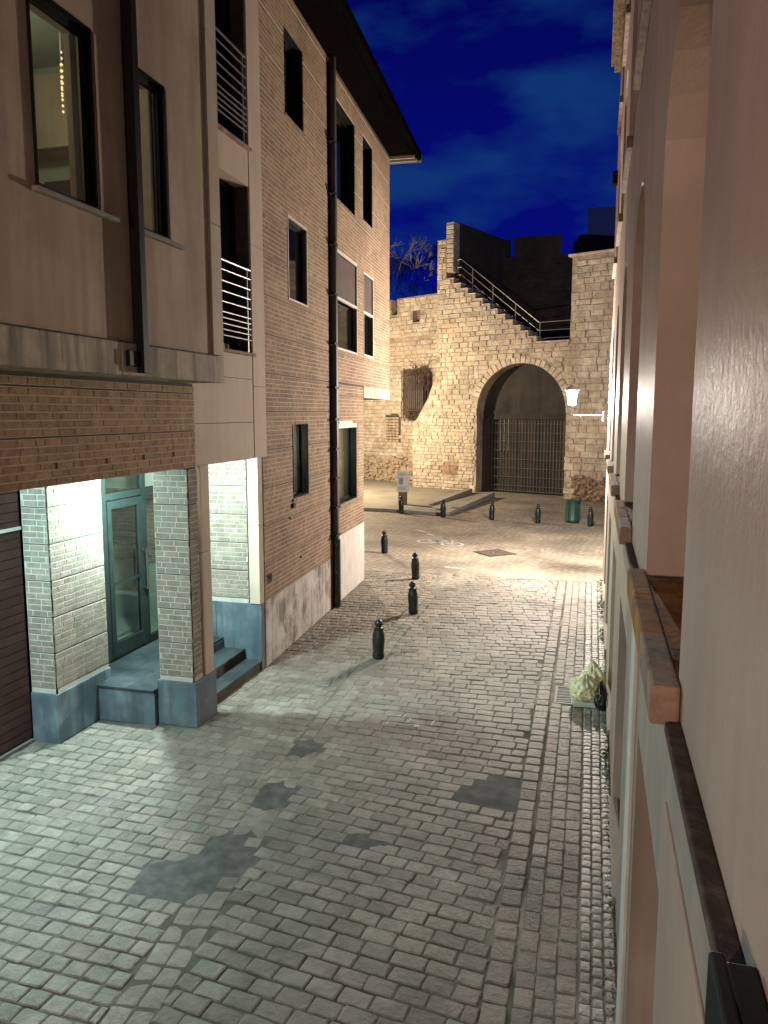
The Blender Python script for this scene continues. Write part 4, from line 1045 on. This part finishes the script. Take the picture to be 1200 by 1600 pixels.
SL = stones(outL, -3.0, 7.5, 0, 10.8, (.42, .22), FL, skip=skipL)
place_blocks(FL, SL, MT['stone'], RW, name='stone', most=300, c=.030, jit=.035, variants=12)
mb = MB()
for i in range(420):
    u = rnd(-2, 6.2); z = abs(random.gauss(0, .75)); z = min(z, 1.6); s = rnd(.05, .17)
    vs, fs = block_vf(s * 2, s * 1.4, rnd(.05, .22), s * .3, s * .25); mb.add([FL.p(u + a, q, z + t) for a, q, t in vs], fs)
mb.obj('rubble', MT['rubble_pale'], RW, kind='stuff')
# bricked up opening
mb = MB(); mb.box((2.0, -.02, 2.45), (3.12, .01, 4.05), FL); nich = mb.obj('blocked_opening', MT['plaster_dark'], RW)
nb = [(2.0 + .28 * (j + .5) + (.14 if i % 2 else 0) * 0, .01, 2.52 + i * .17, .25, .14, .03) for i in range(9) for j in range(4)]
place_blocks(FL, nb, MT['stone_mortar'], RW, name='brick', most=40, c=.01, jit=.012)
mb = MB(); mb.box((3.13, .0, 2.45), (3.26, .012, 3.95), FL); mb.box((2.5, .0, 4.0), (3.0, .03, 4.16), FL); mb.obj('dark_edge', MT['groove'], RW)  # flat dark strips along the right and top edge of the blocked opening
# grille: bent bars over the opening
gr = MB(); gr.tube(FL.p(3.4, .12, 4.35), FL.p(5.7, .12, 4.3), .025, n=6); gr.tube(FL.p(3.4, .12, 6.3), FL.p(5.7, .12, 6.35), .025, n=6); gro = gr.obj('window_grille', MT['rust'], RW)
for i in range(15):
    u = 3.45 + i * .155; z0 = 4.0 - rnd(0, .35) - (.35 if i > 8 else 0); z1 = 6.6 + rnd(-.15, .3)
    mb = MB(); mb.tube(FL.p(u, .12, z0), FL.p(u + rnd(-.04, .04), .14, z1), .022, n=6); mb.obj('bar', MT['rust'], gro)
mb = MB(); slab(mb, FL, [(3.42, 4.45), (4.75, 4.4), (4.75, 6.3), (3.42, 6.35)], [], -.35, -.30); fixn(mb.obj('sheet', MT['gate_bar'], RW))
# ivy stems, leafless, round the grille
mb = MB()
for i in range(70):
    u, z = rnd(4.6, 5.5), rnd(5.5, 6.6); p = FL.p(u, .12, z); d = Vector((rnd(-1, 1), -.2, rnd(-.8, 1.4)))
    for k in range(5):
        q = p + d.normalized() * rnd(.12, .3); mb.tube(p, q, .014 - .002 * k, n=4, cap=False); p = q; d += Vector((rnd(-.8, .8), rnd(-.2, .1), rnd(-.8, .8)))
tw = mb.obj('bare_creeper', MT['rust'], None); tag(tw, 'tangle of bare brown creeper stems over the barred window of the rampart', 'creeper')

# ---- dark round tower behind
TW = thing('ruined_tower', (-3.4, 51, 0), 'dark unlit round tower with crenellations rising behind the stair railing', 'tower')
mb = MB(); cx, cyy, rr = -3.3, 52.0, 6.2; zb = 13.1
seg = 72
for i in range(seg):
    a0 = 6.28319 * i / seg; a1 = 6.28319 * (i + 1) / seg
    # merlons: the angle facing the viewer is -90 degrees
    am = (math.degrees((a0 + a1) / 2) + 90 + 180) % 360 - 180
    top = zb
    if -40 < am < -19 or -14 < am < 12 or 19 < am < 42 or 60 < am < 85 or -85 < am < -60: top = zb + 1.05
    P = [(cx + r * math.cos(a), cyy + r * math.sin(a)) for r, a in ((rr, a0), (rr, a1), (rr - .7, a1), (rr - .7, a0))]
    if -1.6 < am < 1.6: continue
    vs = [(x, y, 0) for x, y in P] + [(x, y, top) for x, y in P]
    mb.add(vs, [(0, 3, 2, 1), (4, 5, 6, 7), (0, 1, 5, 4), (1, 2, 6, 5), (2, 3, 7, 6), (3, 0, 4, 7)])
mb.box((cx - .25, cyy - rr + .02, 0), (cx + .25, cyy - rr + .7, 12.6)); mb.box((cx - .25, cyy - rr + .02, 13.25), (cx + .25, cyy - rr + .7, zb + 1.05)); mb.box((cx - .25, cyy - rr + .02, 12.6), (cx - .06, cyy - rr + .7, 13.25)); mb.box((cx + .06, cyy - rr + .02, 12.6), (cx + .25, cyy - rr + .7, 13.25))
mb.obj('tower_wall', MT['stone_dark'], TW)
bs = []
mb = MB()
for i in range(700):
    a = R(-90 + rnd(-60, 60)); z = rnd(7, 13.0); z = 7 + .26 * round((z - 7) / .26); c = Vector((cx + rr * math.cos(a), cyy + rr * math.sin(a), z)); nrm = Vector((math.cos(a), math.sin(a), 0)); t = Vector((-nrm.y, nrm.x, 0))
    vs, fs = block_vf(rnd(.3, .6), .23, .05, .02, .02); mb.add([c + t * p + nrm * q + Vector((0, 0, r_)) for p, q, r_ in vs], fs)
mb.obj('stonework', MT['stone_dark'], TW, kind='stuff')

OB = thing('office_block', (3, 70, 0), 'plain grey modern building showing above the far right end of the old wall', 'building')
mb = MB(); mb.box((-1.3, 68, 0), (14, 80, 20.9)); mb.obj('wall', MT['office'], OB)
mb = MB(); mb.box((.2, 67.95, 17.5), (14, 68.0, 18.4)); mb.obj('window_band', MT['pane_dark'], OB)
mb = MB(); mb.box((-1.9, 55, 0), (10, 60, 15.6)); do = mb.obj('dark_roof_block', MT['eave'], None); tag(do, 'low black flat-roofed block between the old wall and the grey building', 'building')

# ---- bare tree behind the rampart
def tree(x, y, h, label, lean=0):
    t = thing('bare_tree', (x, y, 0), label, 'tree', 'bare trees behind the rampart')
    tr = MB(); br = MB()
    def grow(p, d, l, r, depth, m):
        n = 3
        for i in range(n):
            q = p + d * l / n; m.tube(p, q, r, r * .86, n=6 if depth < 2 else 3, cap=False); r = max(r, .022); p = q; r *= .86
            d = (d + Vector((rnd(-.14, .14), rnd(-.14, .14), rnd(-.05, .12)))).normalized()
        if depth >= 7: return
        for k in range(random.choice((2, 3, 3)) if depth < 4 else 3):
            a = rnd(0, 6.28); s = rnd(.35, .85); e1 = d.orthogonal().normalized(); e2 = d.cross(e1)
            nd = (d + (e1 * math.cos(a) + e2 * math.sin(a)) * s + Vector((0, 0, .12))).normalized()
            grow(p, nd, l * rnd(.62, .82), r * .68, depth + 1, br)
    grow(Vector((x, y, 0)), Vector((lean, 0, 1)).normalized(), h * .42, .26, 0, tr)
    tr.obj('trunk', MT['bark'], t); br.obj('crown', MT['bark'], t)
random.seed(11)
tree(-14.2, 54, 11.8, 'leafless tree behind the rampart close to the brick building', .06)
tree(-11.5, 58, 10.0, 'leafless tree behind the rampart nearer the stepped wall', -.04)

# ================================================================== RIGHT: pink rendered town house
TH = thing('town_house', (1, 10, 0), 'pink rendered town house with arched windows filling the right side', 'building')
FR = Frame((.29, 0), (0, 1), -1)
assert FR.N.x < 0
YE = 21.55
def arched(y0, y1, z0, zs, rise, n=10):
    w = (y1 - y0) / 2; c = (y0 + y1) / 2
    if rise <= 0: return rect(y0, y1, z0, zs)
    r = (w * w + rise * rise) / (2 * rise); zc = zs + rise - r; a = math.asin(w / r)
    return [(y0, z0), (y1, z0)] + [(c + r * math.sin(a - 2 * a * i / n), zc + r * math.cos(a - 2 * a * i / n)) for i in range(n + 1)]
WY = [(2.62 + 3.55 * k, 4.38 + 3.55 * k) for k in range(-1, 5)]
up = [arched(a, b, 3.30, 5.58, .5) for a, b in WY]
up2 = [arched(a, b, 7.35, 9.4, .35) for a, b in WY]
up3 = [rect(a, b, 10.4, 12.0) for a, b in WY]
gr_ = [rect(a + .15, b + .15, .12, 2.35) for a, b in WY]
mb = MB(); slab(mb, FR, rect(-2, YE, 3.12, 13.0), up + up2 + up3, -.36, 0); fixn(mb.obj('wall', MT['house'], TH))
mb = MB(); slab(mb, FR, rect(-2, YE, 0, 3.115), gr_, -.30, -.004); fixn(mb.obj('ground_floor_wall', MT['house_low'], TH))
mb = MB(); mb.box((-2, -7, 0), (YE - .01, -.45, 13), FR); mb.obj('house_body', MT['house'], TH)
for k, (a, b) in enumerate(WY):
    mb = MB(); mb.box((a + .002, -.36, 3.20), (b - .002, .0, 3.32), FR); mb.obj('sill_board', MT['copper'], TH, bev=.006)
    # sill stones projecting from the wall
    n = 3
    for i in range(n):
        y0 = a - .10 + (b - a + .2) * i / n; y1 = a - .10 + (b - a + .2) * (i + 1) / n - .008
        mb = MB(); mb.box((y0, .002, 3.20), (y1, .095, 3.335), FR); mb.obj('sill_stone', MT['sill' if i == 0 else 'copper'], TH, bev=.012)
    mb = MB(); mb.box((b - .17, -.30, 3.322), (b - .14, .0, 3.340), FR); mb.obj('board_joint', MT['dirt'], TH)
    mb = MB(); mb.box((a + .22, -.30, 3.322), (a + .30, .0, 3.342), FR); mb.obj('board_joint', MT['dirt'], TH)
    # glazing
    fr_ = MB(); fr_.box((a + .01, -.40, 3.32), (a + .08, -.34, 5.58), FR); fr_.box((b - .08, -.40, 3.32), (b - .01, -.34, 5.58), FR); fr_.box((a + .08, -.40, 3.32), (b - .08, -.34, 3.42), FR); fr_.box((a + .08, -.40, 5.4), (b - .08, -.34, 5.5), FR); fr_.box(((a + b) / 2 - .04, -.40, 3.42), ((a + b) / 2 + .04, -.34, 6.0), FR)
    w_ = fr_.obj('window', MT['render'], TH); mb = MB(); mb.box((a, -.44, 3.3), (b, -.41, 6.1), FR); mb.obj('pane', MT['pane_dark'], w_)
    mb = MB(); mb.box((a, -.44, 7.3), (b, -.38, 9.8), FR); mb.box((a, -.44, 10.4), (b, -.38, 12), FR); mb.obj('upper_pane', MT['pane_dark'], TH)
    
    for z in (7.2, 10.27):
        mb = MB(); mb.box((a - .08, .0, z), (b + .08, .07, z + .13), FR); mb.obj('upper_sill', MT['sill'], TH, bev=.01)
    # ground floor openings: pink infill panel, dark window frame
    mb = MB(); mb.box((a + .15, -.34, .12), (b + .15, -.26, 1.0), FR); mb.obj('stall_panel', MT['house'], TH)
    mb = MB(); mb.box((a + .15, -.34, 1.0), (b + .15, -.26, 2.35), FR); mb.obj('ground_window', MT['pane_dark'], TH)
    mb = MB(); mb.box((a + .13, -.06, .10), (b + .17, .03, .16), FR); mb.obj('ground_sill', MT['kerb'], TH, bev=.006)
# string course: projecting band with a sooty top
for i in range(9):
    a = -2 + i * 2.6; b = a + 2.59
    mb = MB(); mb.box((a, -.004, 3.02), (min(b, YE), .045, 3.19), FR); mb.obj('string_course', MT['house_low'], TH, bev=.006)
for a, b in [(-2, 2.5)] + [(WY[k][1] + .12, WY[k + 1][0] - .12) for k in range(1, 5)]:
    mb = MB(); mb.box((a, .0, 3.191), (b, .05, 3.225), FR); mb.obj('string_course_top', MT['dirt'], TH, bev=.006)
# dividing pilaster near the viewer, its cap and the dark planter of the viewer's own window
mb = MB(); mb.box((1.0, -.004, 0), (2.42, .05, 3.0), FR); mb.obj('pilaster', MT['house'], TH, bev=.006)
mb = MB(); mb.box((4.75, -.004, 0), (5.15, .022, 3.0), FR); mb.obj('pilaster', MT['white_plaster'], TH, bev=.006)
mb = MB(); mb.box((3, 0, 12.75), (YE + .05, .16, 12.9), FR); mb.box((3, 0, 12.9), (YE + .05, .24, 14.6), FR); mb.obj('cornice', MT['band'], TH, bev=.02)
mb = MB(); mb.box((YE - 1.3, .0, 9.7), (YE - 1.1, .12, 10.0), FR); mb.obj('bracket', MT['black'], TH)
mb = MB(); mb.box((.15, .052, 2.55), (1.30, .078, 3.30), FR); mb.box((.15, .0, 3.0), (1.30, .052, 3.285), FR)
o = mb.obj('window_box', MT['black'], None, bev=.006); tag(o, 'black metal window box at the lower right edge of the view', 'window box')

# ================================================================== STREET FURNITURE
BOLL = [(.085, 0), (.10, .02), (.10, .07), (.094, .09), (.102, .22), (.108, .34), (.100, .44), (.082, .50), (.080, .515), (.092, .522), (.092, .540), (.06, .548), (.05, .56)]
def bollard():
    t = thing('bollard', (0, 0, 0), 'x', 'bollard', 'dark green cast bollards')
    mb = MB(); mb.lathe(BOLL, 20); mb.obj('post', MT['bollard'], t, smooth=True)
    mb = MB(); n = 9; prof = [(.045, .556)]
    for i in range(1, n): a = math.pi * i / n; prof.append((.072 * math.sin(a) if i > 1 else .05, .622 - .068 * math.cos(a)))
    prof.append((.004, .69)); mb.lathe(prof, 20); mb.obj('ball_head', MT['bollard'], t, smooth=True)
    mb = MB()
    for i in range(3): mb.lathe([(.104, .085 + .0 * i), (.108, .09), (.104, .095)], 20)
    mb.obj('ring', MT['bollard'], t, smooth=True)
    return t
def copy_tree(o):
    c = o.copy(); COL.objects.link(c)
    for ch in list(o.children):
        d = ch.copy(); COL.objects.link(d); d.parent = c
    return c
spots = [(-3.50, 12.37, 'nearest dark green bollard, at the edge of the porch light beside the gutter'),
         (-3.60, 15.45, 'second nearest bollard, its ball head just below the foot of the one behind'),
         (-4.31, 18.73, 'bollard standing directly behind and above the second nearest one'),
         (-6.05, 22.08, 'bollard by the white plinth corner of the brick building'),
         (-7.82, 31.19, 'far bollard in front of the white information post'),
         (-5.89, 30.47, 'far bollard at the kerb corner where the gate ramp starts'),
         (-3.89, 30.24, 'far bollard in front of the left half of the barred gate'),
         (-2.06, 29.82, 'far bollard between the barred gate and the green litter bin'),
         (-.11, 29.48, 'far bollard right of the green litter bin')]
b0 = bollard()
for i, (x, y, lab) in enumerate(spots):
    o = b0 if i == 0 else copy_tree(b0)
    o.location = (x, y, .0); o['label'] = lab; o.rotation_euler = (R(rnd(-2, 2)), R(rnd(-2, 2)), rnd(0, 6)); s = 1.0 if y < 25 else 1.06; o.scale = (s, s, s)

LB = thing('litter_bin', (-.78, 30.3, 0), 'ribbed dark green litter bin with a domed lid by the right pier of the gate', 'litter bin')
mb = MB(); mb.lathe([(.24, .05), (.27, .06), (.28, .12), (.275, .13), (.275, .74), (.285, .75), (.285, .80)], 28, (-.78, 30.3, 0)); mb.obj('body', MT['bin'], LB, smooth=True)
mb = MB(); mb.lathe([(.295, .80), (.30, .83), (.27, .87), (.14, .90), (.06, .91), (.055, .95), (.001, .96)], 28, (-.78, 30.3, 0)); mb.obj('lid', MT['bin'], LB, smooth=True)
for i in range(20):
    a = 6.28319 * i / 20; x, y = -.78 + .277 * math.cos(a), 30.3 + .277 * math.sin(a)
    mb = MB(); mb.tube((x, y, .13), (x, y, .74), .012, n=6); mb.obj('rib', MT['bin'], LB)
mb = MB(); mb.lathe([(.22, 0), (.22, .05)], 20, (-.78, 30.3, 0)); mb.obj('foot', MT['castiron'], LB)

SG = thing('information_sign', (-8.3, 33.4, .11), 'white information panel on a brown base post before the rampart', 'sign', rz=.25)
def sb(nm, p0, p1, m, par_, bev=.006):
    mb = MB(); mb.box(p0, p1); o = mb.obj(nm, MT[m], par_, bev=bev); o.matrix_parent_inverse = Matrix.Identity(4); return o
sb('base', (-.20, -.05, 0), (.20, .05, .56), 'brown_base', SG)
pn = sb('panel', (-.27, -.045, .56), (.27, .045, 1.50), 'sign', SG)
for i, (a, b, z) in enumerate(((-.2, .1, 1.40), (-.2, .16, 1.34), (-.2, .05, 1.28), (-.2, .18, .78), (-.2, .12, .72), (-.2, .15, .66))):
    sb('print_line', (a, -.048, z), (b, -.0455, z + .022), 'sign_print', SG, 0)
sb('map_print', (-.17, -.048, .90), (.0, -.0455, 1.20), 'sign_print', SG, 0)

MH = thing('manhole_cover', (-2.86, 23.0, 0), 'square dark manhole cover let into the paving of the square', 'manhole cover', rz=R(42))
def pm(nm, p0, p1, m, bev=0):
    mb = MB(); mb.box(p0, p1); o = mb.obj(nm, MT[m], MH, bev=bev); o.matrix_parent_inverse = Matrix.Identity(4)
pm('frame', (-.48, -.48, -.05), (.48, .48, -.001), 'castiron'); pm('plate', (-.43, -.43, -.03), (.43, .43, .006), 'dirt', .004)
for i in range(7): pm('rib', (-.38, -.36 + i * .12 - .01, .006), (.38, -.36 + i * .12 + .01, .011), 'dirt')

DG = thing('drain_grate', (-.33, 11.42, 0), 'pale steel drain grate with slanting slots beside the right kerb setts', 'drain')
x0, x1, y0, y1 = GR
mb = MB(); t = .035
mb.box((x0, y0, -.03), (x0 + t, y1, .004)); mb.box((x1 - t, y0, -.03), (x1, y1, .004)); mb.box((x0 + t, y0, -.03), (x1 - t, y0 + t, .004)); mb.box((x0 + t, y1 - t, -.03), (x1 - t, y1, .004)); mb.obj('frame', MT['drain_bar'], DG)
mb = MB(); mb.box((x0 + .01, y0 + .01, -.045), (x1 - .01, y1 - .01, -.032)); mb.obj('pit', MT['black'], DG)
for i in range(9):
    yy = y0 + .06 + i * .068; mb = MB(); a = Vector((x0 + t, yy - .03, 0)); b = Vector((x1 - t, yy + .055, 0))
    if b.y > y1 - t: b = a + (b - a) * max(.2, (y1 - t - a.y) / (b.y - a.y))
    prism(mb, (a.x, a.y), (b.x, b.y), .030, .002 + .02, .002 + .02, -.02); mb.obj('bar', MT['drain_bar'], DG)

# painted bicycle on the square
BM = thing('bicycle_marking', (-4.8, 24.4, 0), None, None, kind='structure')
def ring(mb, c, r, w, z, n=28):
    vs = []; 
    for i in range(n): a = 6.28319 * i / n; vs += [(c[0] + (r - w) * math.cos(a), c[1] + (r - w) * math.sin(a), z), (c[0] + (r + w) * math.cos(a), c[1] + (r + w) * math.sin(a), z)]
    mb.add(vs, [(2 * i, 2 * i + 1, (2 * i + 3) % (2 * n), (2 * i + 2) % (2 * n)) for i in range(n)])
def strip(mb, a, b, w, z):
    a = Vector((*a, z)); b = Vector((*b, z)); d = (b - a).normalized(); s = Vector((-d.y, d.x, 0)) * w; mb.add([a - s, b - s, b + s, a + s], [(0, 1, 2, 3)])
mb = MB(); zz = -.003; c0 = (-5.25, 24.55); c1 = (-4.35, 24.15)
ring(mb, c0, .33, .05, zz); ring(mb, c1, .33, .05, zz)
m0 = (-4.95, 24.05)
for a, b in ((c0, (-4.82, 24.40)), ((-4.82, 24.40), c1), ((-5.1, 25.0), (-4.55, 24.75)), (c0, (-5.1, 25.0)), ((-4.82, 24.40), (-5.1, 25.0)), ((-4.82, 24.4), (-4.55, 24.8)), (c1, (-4.5, 24.95)), ((-4.6, 24.98), (-4.3, 24.9)), ((-5.2, 25.08), (-4.98, 25.02))): strip(mb, a, b, .035, zz)
mb.obj('bicycle_symbol', MT['roadpaint'], BM)
mb = MB(); strip(mb, (-6.2, 26.9), (-5.7, 26.4), .07, zz); strip(mb, (-5.6, 26.1), (-5.3, 25.8), .06, zz); strip(mb, (-3.9, 20.5), (-3.3, 20.35), .04, zz); mb.obj('paint_dash', MT['roadpaint'], BM)

# white spilled mortar in the joints of the roadway
mb = MB()
for (x, y, l, a) in ((-2.60, 9.98, .20, .05), (-2.42, 9.70, .22, -.05), (-2.62, 9.70, .10, 1.5), (-2.35, 9.88, .12, 1.4), (-2.2, 9.72, .25, .0), (-2.02, 9.86, .16, 1.5), (-2.45, 9.99, .12, 1.45)):
    d = Vector((math.cos(a), math.sin(a))) * l / 2; strip(mb, (x - d.x, y - d.y), (x + d.x, y + d.y), .010, .005)
mb.add([(-2.24, 9.66, .006), (-2.18, 9.66, .006), (-2.17, 9.74, .006), (-2.25, 9.74, .006)], [(0, 1, 2, 3)])
mb.obj('mortar_spill', MT['roadpaint'], ROOT_R)

# rubbish
def blob(name, c, s, mat, label, cat, seed, knot=True, n=3):
    random.seed(seed); bm = bmesh.new(); bmesh.ops.create_icosphere(bm, subdivisions=5, radius=1)
    from mathutils import noise
    for v in bm.verts:
        p = v.co.copy(); f = noise.fractal(p * 1.3 + Vector((seed, 0, 0)), .8, 2.1, 4) * .20
        ridge = abs(noise.noise(p * 3.1 + Vector((0, seed, 0)))) * .24
        a = math.atan2(p.y, p.x); top = max(0, p.z)
        pleat = math.sin(a * 9 + 3 * noise.noise(p * 2)) * .07 * top
        q = p * (1 + f - ridge + pleat)
        if knot and p.z > .55: q.x *= 1 - (p.z - .55) * 1.5; q.y *= 1 - (p.z - .55) * 1.5; q.z += (p.z - .55) * .55
        q.z = max(q.z, -.72)
        v.co = Vector((q.x * s[0], q.y * s[1], (q.z + .72) * s[2]))
    me = bpy.data.meshes.new(name); bm.to_mesh(me); bm.free(); me.materials.append(mat)
    for p in me.polygons: p.use_smooth = True
    o = bpy.data.objects.new(name, me); COL.objects.link(o); o.location = c; tag(o, label, cat); return o
BG = blob('rubbish_bag', (-.03, 11.20, .055), (.24, .21, .19), MT['bag'], 'yellow tied rubbish bag lying on a flattened pale box by the right wall', 'rubbish bag', 3)
BG2 = blob('rubbish_bag', (.06, 11.52, .0), (.20, .24, .27), MT['bag'], 'taller crumpled yellow rubbish bag leaning on the right wall behind the other', 'rubbish bag', 8)
BG3 = blob('rubbish_bag', (.19, 11.05, .0), (.09, .16, .20), MT['black_lump'], 'small black lump squeezed between the yellow bag and the wall', 'rubbish bag', 5)  # black pleated blob between the yellow bag and the wall
cb = MB(); cb.box((-.17, -.13, 0), (.17, .13, .05)); cbo = cb.obj('flat_box', MT['card'], None, bev=.006); cbo.location = (-.03, 11.10, .008); cbo.rotation_euler = (0, 0, .08); tag(cbo, 'flattened pale cardboard box under the yellow bag', 'box')
random.seed(21)
for i, (y, s) in enumerate(((14.6, 1.0), (16.3, 1.5), (17.4, .9), (18.6, 1.3), (9.2, .8))):
    t = thing('weed', (.24, y, 0), ['small weed at the foot of the right wall', 'bushiest weed on the right wall foot, above the rubbish bags', 'weed further up the right wall foot', 'farthest weed at the foot of the right wall', 'tiny weed at the wall foot nearer than the rubbish bags'][i], 'weed', 'weeds along the right wall')
    mb = MB()
    for k in range(60):
        a = rnd(1.6, 4.7); r = rnd(.01, .09) * s; z = rnd(.0, .20) * s; c = Vector((.25 + r * math.cos(a), y + r * math.sin(a) * 1.4, z)); q = Vector((rnd(-1, 1), rnd(-1, 1), rnd(-.2, 1))).normalized() * .028 * s; tt = q.cross(Vector((1, .3, 0))).normalized() * .012
        mb.add([c - q, c + tt, c + q, c - tt], [(0, 1, 2, 3)])
    mb.obj('leaves', MT['leaf'], t)
# moss and dirt along the wall foot
mb = MB()
for i in range(900):
    y = rnd(4, 15); x = .285 - abs(random.gauss(0, .035)); c = Vector((x, y, rnd(.0, .012))); q = Vector((rnd(-1, 1), rnd(-1, 1), 0)) * .012; tt = Vector((0, 0, .014))
    mb.add([c - q, c + q, c + tt], [(0, 1, 2)])
mo = mb.obj('moss', MT['leaf'], None); tag(mo, 'green moss and grit along the foot of the right wall', 'moss', kind='stuff')
# small litter on the stones
random.seed(5)

mb = MB(); mb.tube((-4.6, -7.0, 0), (-4.6, -7.0, 5.45), .06); mb.obj('column', MT['castiron'], LB_)
mb = MB(); mb.lathe([(.001, 0), (.42, .0), (.40, .05), (.12, .16), (.02, .2)], 20, (-4.45, -6.8, 5.40)); mb.obj('cutoff_hood', MT['lamp_paint'], LB_)  # unseen hood added to cut off the light going upward
# assumed unseen lamp round the corner that lights the rampart
ASSUMED_LAMP = thing('street_lamp', (-14.6, 35.6, .11), 'assumed unseen wall lamp standard round the corner of the brick building', 'street lamp', 'lantern street lamps')
mb = MB(); mb.tube((-14.6, 35.6, .1), (-14.6, 35.6, 5.2), .06); mb.obj('column', MT['castiron'], ASSUMED_LAMP)
mb = MB(); mb.lathe([(.10, 0), (.18, .4), (.2, .42), (.05, .55)], 12, (-14.6, 35.6, 5.2)); mb.obj('head', MT['lamp_paint'], ASSUMED_LAMP)
point('lamp_light', (-14.3, 35.9, 4.9), LAMPS['left'], (1, .80, .54), .1, ASSUMED_LAMP)
